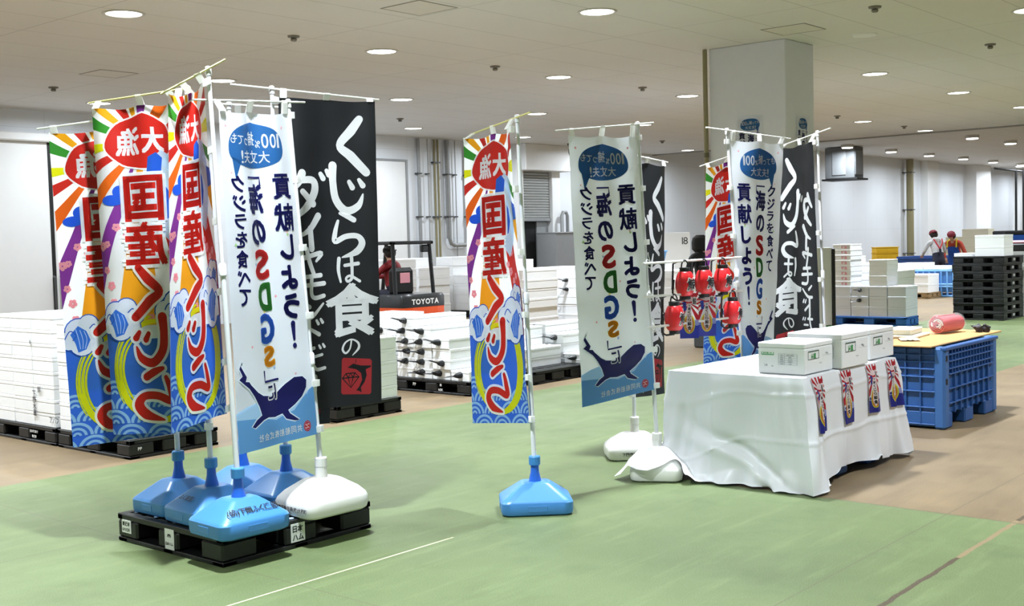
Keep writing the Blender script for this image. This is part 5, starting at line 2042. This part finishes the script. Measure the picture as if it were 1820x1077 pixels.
def standing(lean=0.3, arms=((.25, .45, 1.0), (-.25, .45, 1.0)), k=1.0, seated=False):
    """joint table for a figure facing +Y, leaning forward"""
    hip = .88 * k if not seated else .78
    s, c = math.sin(lean), math.cos(lean)
    up = lambda d, x=0.0, f=0.0: (x, s * d + f, hip + c * d)
    J = {'pelvis': ((0, 0, hip), (.155, .125)), 'waist': (up(.14), (.15, .12)), 'chest': (up(.36), (.175, .125)), 'collar': (up(.50), (.10, .085)),
         'neck': (up(.57, 0, .01), .055), 'skull': (up(.66, 0, .03), (.078, .09)), 'crown': (up(.76, 0, .035), (.066, .08)), 'nose': (up(.655, 0, .118), .016), 'chin': (up(.60, 0, .085), .04)}
    B = [('pelvis', 'waist'), ('waist', 'chest'), ('chest', 'collar'), ('collar', 'neck'), ('neck', 'skull'), ('skull', 'crown'), ('skull', 'nose'), ('neck', 'chin')]
    for sd, (ax, ay, az) in zip((1, -1), arms):
        n_ = 'R' if sd > 0 else 'L'
        sh = Vector(up(.46, .19 * sd))
        wr = Vector((ax, ay, az))
        mid = (sh + wr) / 2 + Vector((.07 * sd, -.04, -.07))
        d = (wr - mid).normalized()
        hand = wr + d * .08
        J['sh' + n_], J['el' + n_], J['wr' + n_], J['hd' + n_] = (tuple(sh), .068), (tuple(mid), .052), (tuple(wr), .034), (tuple(hand), (.038, .02))
        B += [('collar', 'sh' + n_), ('sh' + n_, 'el' + n_), ('el' + n_, 'wr' + n_), ('wr' + n_, 'hd' + n_)]
        side = d.cross(Vector((0, 0, 1))).normalized()
        for q in range(4):
            o = hand + side * (.024 * (q - 1.5)) + d * .03
            tip = o + d * (.05, .06, .058, .042)[q] + Vector((0, 0, -.025))
            J['f%d%s' % (q, n_)], J['t%d%s' % (q, n_)] = (tuple(o), .0095), (tuple(tip), .008)
            B += [('hd' + n_, 'f%d%s' % (q, n_)), ('f%d%s' % (q, n_), 't%d%s' % (q, n_))]
        th = wr + d * .03 - side * .045 * sd
        J['th' + n_] = (tuple(th + d * .03), .0095)
        B += [('wr' + n_, 'th' + n_)]
        hx_ = Vector((.095 * sd, 0, hip - .06))
        if seated:
            kn = Vector((.14 * sd, .42, hip - .02))
            an = Vector((.14 * sd, .50, hip - .40))
        else:
            kn = Vector((.11 * sd, .02, .47 * k))
            an = Vector((.12 * sd, -.03, .09))
        J['hp' + n_], J['kn' + n_], J['an' + n_], J['to' + n_] = (tuple(hx_), .095), (tuple(kn), .065), (tuple(an), .048), (tuple(an + Vector((0, .16, -.045))), .038)
        B += [('pelvis', 'hp' + n_), ('hp' + n_, 'kn' + n_), ('kn' + n_, 'an' + n_), ('an' + n_, 'to' + n_)]
    return J, B


def zone_map(J, torso, sleeve, legs, skin, shoe):
    z = {}
    for n_ in J:
        if n_ in ('neck', 'skull', 'crown', 'nose', 'chin'):
            z[n_] = skin
        elif n_[:2] in ('hd', 'th') or n_[0] in 'ft' and n_[1].isdigit():
            z[n_] = skin
        elif n_[:2] in ('sh', 'el', 'wr'):
            z[n_] = sleeve
        elif n_[:2] in ('hp', 'kn', 'an'):
            z[n_] = legs
        elif n_[:2] == 'to':
            z[n_] = shoe
        elif n_ == 'pelvis':
            z[n_] = legs
        else:
            z[n_] = torso
    return z


def cap_on(t, J, material, back=False, name='cap'):
    s, c = Vector(J['skull'][0]), Vector(J['crown'][0])
    ax = (c - s).normalized()
    M = Matrix.Translation(s + ax * .045) @ ax.to_track_quat('Z', 'Y').to_matrix().to_4x4()
    mb = MB()
    mb.lathe([(.104, -.005), (.108, .02), (.102, .055), (.075, .09), (.03, .106)], 20)
    mb.xform(M)
    k = len(mb.v)
    mb.rings([[(x, y + .085, z) for x, y in ((-.075, 0), (-.05, .05), (0, .072), (.05, .05), (.075, 0))] for z in (.0, .012)])
    mb.xform(M, k)
    return mb.build(name, material, t, True)


def hair_on(t, J):
    s = Vector(J['skull'][0])
    mb = MB()
    mb.lathe([(.06, -.06), (.096, -.02), (.103, .03), (.10, .06)], 18, (s.x, s.y - .018, s.z))
    return mb.build('hair', M_HAIR, t, True)


def strap(t, pts, r, material, name='strap'):
    return MB().tube(pts, r, 6).build(name, material, t, True)


ang = math.degrees
face_away = math.atan2(CF.y, CF.x) - PI / 2          # figure's +Y pointing away from the camera
# worker in white hooded jacket, seen from behind
pw = at(1669, 470, 31.0)
J, B = standing(.38, ((.30, .42, .98), (-.22, .46, .98)))
Z = zone_map(J, 1, 1, 2, 0, 3)
Z['waist'] = 2
t = person('person', 'person in white hooded jacket, navy overalls and maroon cap leaning over a bin', J, B, Z, (pw.x, pw.y, 0), face_away + .15, [M_SKIN, M_HOOD, M_NAVYC, M_DARKC])
cap_on(t, J, M_MAROON)
hair_on(t, J)
cb = Vector(J['chest'][0])
mb = MB()
n0_ = Vector(J['collar'][0])
mb.lathe([(.06, -.07), (.11, -.05), (.125, 0), (.10, .05), (.07, .07)], 18, (n0_.x, n0_.y - .05, n0_.z + .03), sy=.7)
mb.build('hood', M_HOOD, t, True)
for sd in (-1, 1):
    strap(t, [(sd * .12, .06, 1.40), (sd * .09, -.02, 1.30), (0, -.055, 1.13)], .017, M_REDS)
strap(t, [(0, -.06, 1.14), (0, -.085, 1.0)], .03, M_NAVYC)
# worker with blue apron
pw = at(1700, 470, 31.6)
J, B = standing(.52, ((.12, .5, .86), (-.34, .40, .84)))
Z = zone_map(J, 1, 1, 2, 0, 3)
t = person('person', 'person in orange red sleeves, blue apron and maroon cap bending over a bin', J, B, Z, (pw.x, pw.y, 0), face_away + PI - .7, [M_SKIN, M_ORANGE, M_NAVYC, M_DARKC])
cap_on(t, J, M_MAROON)
hair_on(t, J)
mb = MB()
mb.rings([[(x, y + .14, z) for x, y in ((-.17, 0), (0, .04), (.17, 0), (.17, -.02), (0, .015), (-.17, -.02))] for z, o in ((.45, 0), (.9, 0))] +
         [[(x * .8, y + .30, 1.18) for x, y in ((-.17, 0), (0, .05), (.17, 0), (.17, -.02), (0, .02), (-.17, -.02))]])
mb.build('apron', M_BAPRON, t, True)
for sd in (-1, 1):
    strap(t, [(sd * .12, .36, 1.16), (sd * .12, .34, 1.32), (sd * .08, .22, 1.38)], .018, M_YELS)
# forklift driver
J, B = standing(.10, ((.16, .52, 1.02), (-.24, .50, 1.02)), seated=True)
J['chest'], J['waist'] = (J['chest'][0], (.21, .155)), (J['waist'][0], (.19, .15))
Z = zone_map(J, 1, 1, 2, 0, 3)
t = person('person', 'person in dark red jacket and black cap seated on the forklift', J, B, Z, (f0.x + .05, f0.y + .70, .02), 0.25, [M_SKIN, M_REDJ, M_NAVYC, M_DARKC])
cap_on(t, J, M_DARKC)
hair_on(t, J)
# dark clothed person behind the lanterns
pw = at(1254, 470, 17.5)
J, B = standing(.15, ((.24, .2, .95), (-.24, .2, .95)), .98)
Z = zone_map(J, 1, 1, 1, 0, 1)
t = person('person', 'person in black clothes with hood up, mostly hidden behind the rainbow banner', J, B, Z, (pw.x, pw.y, 0), face_away + .6, [M_SKIN, M_DARKC])
s = Vector(J['skull'][0])
mb = MB()
mb.lathe([(.07, -.14), (.125, -.08), (.13, .02), (.115, .09), (.06, .135)], 18, (s.x, s.y - .02, s.z))
mb.build('hood', M_DARKC, t, True)

# ------------------------------------------------------------------ behind the lanterns: numbered screen, tubs, pale boxes
a, b = at(1172, 414, 25.5), at(1226, 412, 25.5)
d = Vector((b.x - a.x, b.y - a.y, 0))
wv = d.length
t = thing('partition_screen', 'white standing screen numbered 18 in the distance behind the lanterns', 'screen', (a.x, a.y, 0), math.atan2(d.y, d.x))
MB().cbox(-.3, wv, 0, .04, .05, a.z, .006).build('panel', M_WHITE, t)
for x in (-.25, wv - .05):
    MB().cbox(x - .03, x + .03, -.2, .24, 0, .05, .01).build('foot', M_GREY, t)
mb = MB()
write_on(mb, '18', (wv * .84, -.001, a.z - .26), (1, 0, 0), (0, 0, 1), .19, 0, -.005, .003)
mb.build('number', M_INK, t)
p = at(1196, 460, 23.5)
t0 = at(1192, 444, 23.5).z
stack(p.x - .9, p.y + .1, 0, 1, 2, (1.0, .55, .19), ((6,), (6,)), 'pale pile behind the lanterns', 'pale boxes behind the lanterns', seed=60)
for i, (dx, s) in enumerate(((-.55, .42), (-.02, .5))):
    t = thing('plastic_tub', '%s blue plastic tub on the pale boxes behind the lanterns' % ('smaller left', 'wider right')[i], 'tub', (p.x - .4 + dx * .65, p.y + .25 - dx * .55, 6 * .19))
    MB().rings([rounded_ring(s * .42, .05, 0), rounded_ring(s * .5, .06, .2), rounded_ring(s * .53, .06, .205), rounded_ring(s * .53, .06, .23), rounded_ring(s * .47, .05, .228), rounded_ring(s * .39, .05, .02)]).build('tub_shell', M_BINL, t, True, angle=30)
    for q in (-1, 1):
        MB().cbox(-.06, .06, q * s * .54 - .015, q * s * .54 + .015, .14, .18, .008).build('handle', M_BINL, t)

# ------------------------------------------------------------------ right side of the hall
# standing board with black post
a, b = at(1462, 440, 19.0), at(1478, 440, 19.0)
t = thing('standing_board', 'white board with green lower edge and black post right of black banner', 'board', (a.x, a.y, 0), math.atan2(b.y - a.y, b.x - a.x))
wv = (b - a).length
MB().cbox(-.25, wv, 0, .03, .12, a.z, .005).build('panel', M_WHITE, t)
MB().cbox(-.25, wv, -.003, .033, 0, .12, .003).build('lower_strip', mat('green strip', '#3f7a3a', .5), t)
MB().cbox(wv, wv + .05, -.03, .06, 0, a.z - .02, .008).build('post', M_BLACK, t)

# J: foam boxes on a blue pallet
pj, pjl = G(1611, 581), G(1482, 577)
jw = pjl.y - pj.y
pallet(pj.x, pj.y, .55, jw, 'blue pallet under foam boxes right of the black banner', material=M_PALBLUE, h=.16)
cw = jw / 4
stack(pj.x + .01, pj.y + .01, .16, 1, 4, (.53, cw - .004, .176), ((3,), (3,), (3,), (3,)), 'lower tier on the blue pallet', 'foam boxes on the blue pallet', material=M_FOAMG, tails=lambda iy, k: iy == 2 and k > 0, jitter=.008, seed=70)
zj = .16 + 3 * .176
stack(pj.x + .03, pj.y + .01, zj, 1, 4, (.48, cw - .004, .092), ((0,), (5,), (0,), (8,)), 'upper tier on the blue pallet', 'foam boxes on the blue pallet', jitter=.012, seed=71)
pj2 = Vector((pj.x + .62, pj.y + .42, 0))
pallet(pj2.x, pj2.y, .9, 1.5, 'black pallet hidden behind the blue pallet boxes')
stack(pj2.x + .01, pj2.y + .01, .15, 1, 3, (.88, .47, .13), ((6,), (7,), (8,)), 'pallet behind the blue pallet', 'foam boxes behind the blue pallet', jitter=.02, seed=72)
mb = MB()
for k in range(8):
    z = zj + .092 * k + .02
    write_on(mb, '鮮魚', (pj.x + .026, pj.y + cw * 3.35, z), (0, -1, 0), (0, 0, 1), .045, 0, .04, .003)
tag(mb.build('printing', M_PINK), 'pink printing down the tall column of thin foam boxes', 'writing')

# K: stack of black pallets
pk, pkl = G(1784, 570), G(1693, 568)
kw = pkl.y - pk.y
lab = 'black pallet, %s from the floor in the tall pallet stack at the right'
stk = sticker('x', kw * .5, .07, .09, .08, (('@', -.01, .06),))
first = pallet(pk.x, pk.y, 1.1, kw, lab % ORD[0], h=.142, group='stacked black pallets', stickers=(stencil('y', .55, .07, (('返却', -.01, .04),)),))
for k in range(1, 8):
    dup(first, (pk.x + random.uniform(-.015, .015), pk.y + random.uniform(-.015, .015), .1425 * k), 0, lab % ORD[k])
zk = .1425 * 8
# things on that pallet stack
q = at(1757, 461, depth((pk.x + .1, pk.y + .35, zk)))
stack(pk.x + .12, pk.y + .02, zk, 1, 1, (.5, .52, .19), ((2,),), 'pair on top of the black pallet stack', 'boxes on the black pallet stack', seed=80)
stack(pk.x + .10, pk.y + .56, zk, 1, 1, (.45, .35, .06), ((1,),), 'flat lid piece on the black pallet stack', 'boxes on the black pallet stack', seed=81)
stack(pk.x + 1.3, pk.y - .2, 0, 1, 1, (.7, .9, .2), ((6,),), 'pile behind the black pallet stack', 'boxes behind the black pallet stack', seed=82)
t = thing('fish_tray', 'black fish tray with pink contents on the pile behind the pallet stack', 'tray', (pk.x + 1.33, pk.y - .15, 1.2))
MB().cbox(0, .6, 0, .8, 0, .14, .02).build('tray_body', M_BLACK, t)
MB().cbox(.03, .4, .1, .5, .13, .2, .03).build('wrapped_fish', M_PINK, t)

# light blue crate bin, wooden pallet with boxes
p0, p1 = G(1694, 528), G(1612, 524)
t = thing('crate_bin', 'light blue slatted crate bin left of the black pallet stack', 'bin', (p0.x, p0.y, 0))
cw_ = p1.y - p0.y
ch = at(1690, 479, depth(p0)).z
MB().cbox(.02, 1.0, .02, cw_ - .02, .12, ch * .94, .02).build('body', mat('mid blue plastic', '#4f86c9', .5), t)
rb = MB()
for z in (0.0, ch * .34, ch * .42, ch * .92):
    rb.cbox(-.01, 1.02, -.01, cw_ + .01, z, z + ch * .07, .01)
for k in range(11):
    y = cw_ * k / 10
    rb.cbox(-.008, .05, max(0, y - .02), min(cw_, y + .02), .05, ch * .95, .005)
rb.build('slat_frame', M_BINL, t)
stack(p0.x + .05, p0.y + .1, ch + .001, 1, 2, (.8, cw_ * .45, .08), ((1,), (2,)), 'flat boxes on the light blue bin', 'flat boxes on the light blue bin', seed=90)
p2 = G(1651, 531)
pallet(p2.x, p2.y, .8, 1.1, 'wooden pallet under white boxes in front of the light blue bin', material=M_WOOD, h=.14, slats=5)
stack(p2.x + .02, p2.y + .02, .14, 1, 2, (.7, .53, .22), ((2,), (2,)), 'wooden pallet before the light blue bin', 'foam boxes on the wooden pallet', seed=91)

# dark blue bins the workers lean over
for i, (px, w_) in enumerate(((1640, 1.1), (1712, 1.5))):
    p = at(px, 470, 33.0)
    h_ = at(px, 455, 33.0).z
    t = thing('fish_bin', 'dark blue fish bin %s' % ('in front of the worker with the white jacket' if i == 0 else 'in front of the worker with the blue apron'), 'bin', (p.x, p.y, 0))
    MB().rings([[(x, y, z) for x, y in ((-w_ / 2 * s, -.5 * s), (w_ / 2 * s, -.5 * s), (w_ / 2 * s, .5 * s), (-w_ / 2 * s, .5 * s))] for z, s in ((.0, .9), (h_ - .08, 1), (h_ - .07, 1.05), (h_, 1.05), (h_ - .01, .96), (.2, .88))]).build('bin_shell', mat('dark blue plastic', '#24509c', .45), t)
    MB().cbox(-w_ / 2 * .9, w_ / 2 * .9, -.44, .44, h_ - .22, h_ - .12, .02).build('ice_fill', M_FOAMG, t)
# cream boxes
for i, (px, py, s) in enumerate(((1740, 424, 1), (1722, 438, 1), (1735, 452, 1))):
    pass
p = at(1740, 450, 36.5)
stack(p.x, p.y, 0, 1, 1, (.55, 1.05, .235), ((6,),), 'cream pile behind the apron worker', 'cream crates', material=M_FOAMC, name='fish_crate', seed=95)
p = at(1757, 450, 35.5)
stack(p.x, p.y, 0, 1, 1, (.55, .8, .235), ((7,),), 'cream pile nearer the blue tub', 'cream crates', material=M_FOAMC, name='fish_crate', seed=96)
# yellow crates
M_YC = mat('yellow crate plastic', '#e0b21c', .5, var=.06)
p = at(1573, 455, 34.0)
ch_ = .17
for k in range(7):
    t = thing('fish_crate', 'yellow plastic crate, %s from the floor in the yellow stack' % ORD[k], 'crate', (p.x, p.y, ch_ * k), face_away, 'stacked yellow crates')
    mb = MB()
    mb.cbox(-.32, .32, -.22, .22, 0, ch_ - .03, .01).cbox(-.335, .335, -.235, .235, ch_ - .029, ch_ - .002, .008)
    for q in range(7):
        x = -.3 + .1 * q
        mb.cbox(x - .008, x + .008, -.228, -.219, .01, ch_ - .03, .002)
    if k == 0:
        yc = mb.mesh('crate_body', M_YC)
    link('crate_body', yc, t)
# deep blue tub far right
p = at(1802, 440, 32.0)
h_ = at(1790, 410, 32.0).z
t = thing('fish_tub', 'deep blue insulated tub with black lid at the right edge', 'tub', (p.x, p.y, 0), face_away)
MB().rings([[(x, y, z) for x, y in ((-.5 * s, -.4 * s), (.9 * s, -.4 * s), (.9 * s, .4 * s), (-.5 * s, .4 * s))] for z, s in ((0, .92), (h_ - .25, 1), (h_ - .12, 1.03))]).build('tub_body', mat('deep blue plastic', '#1c4fa8', .45), t)
MB().cbox(-.42, .95, -.43, .43, h_ - .118, h_, .03).build('lid', M_BLACK, t)
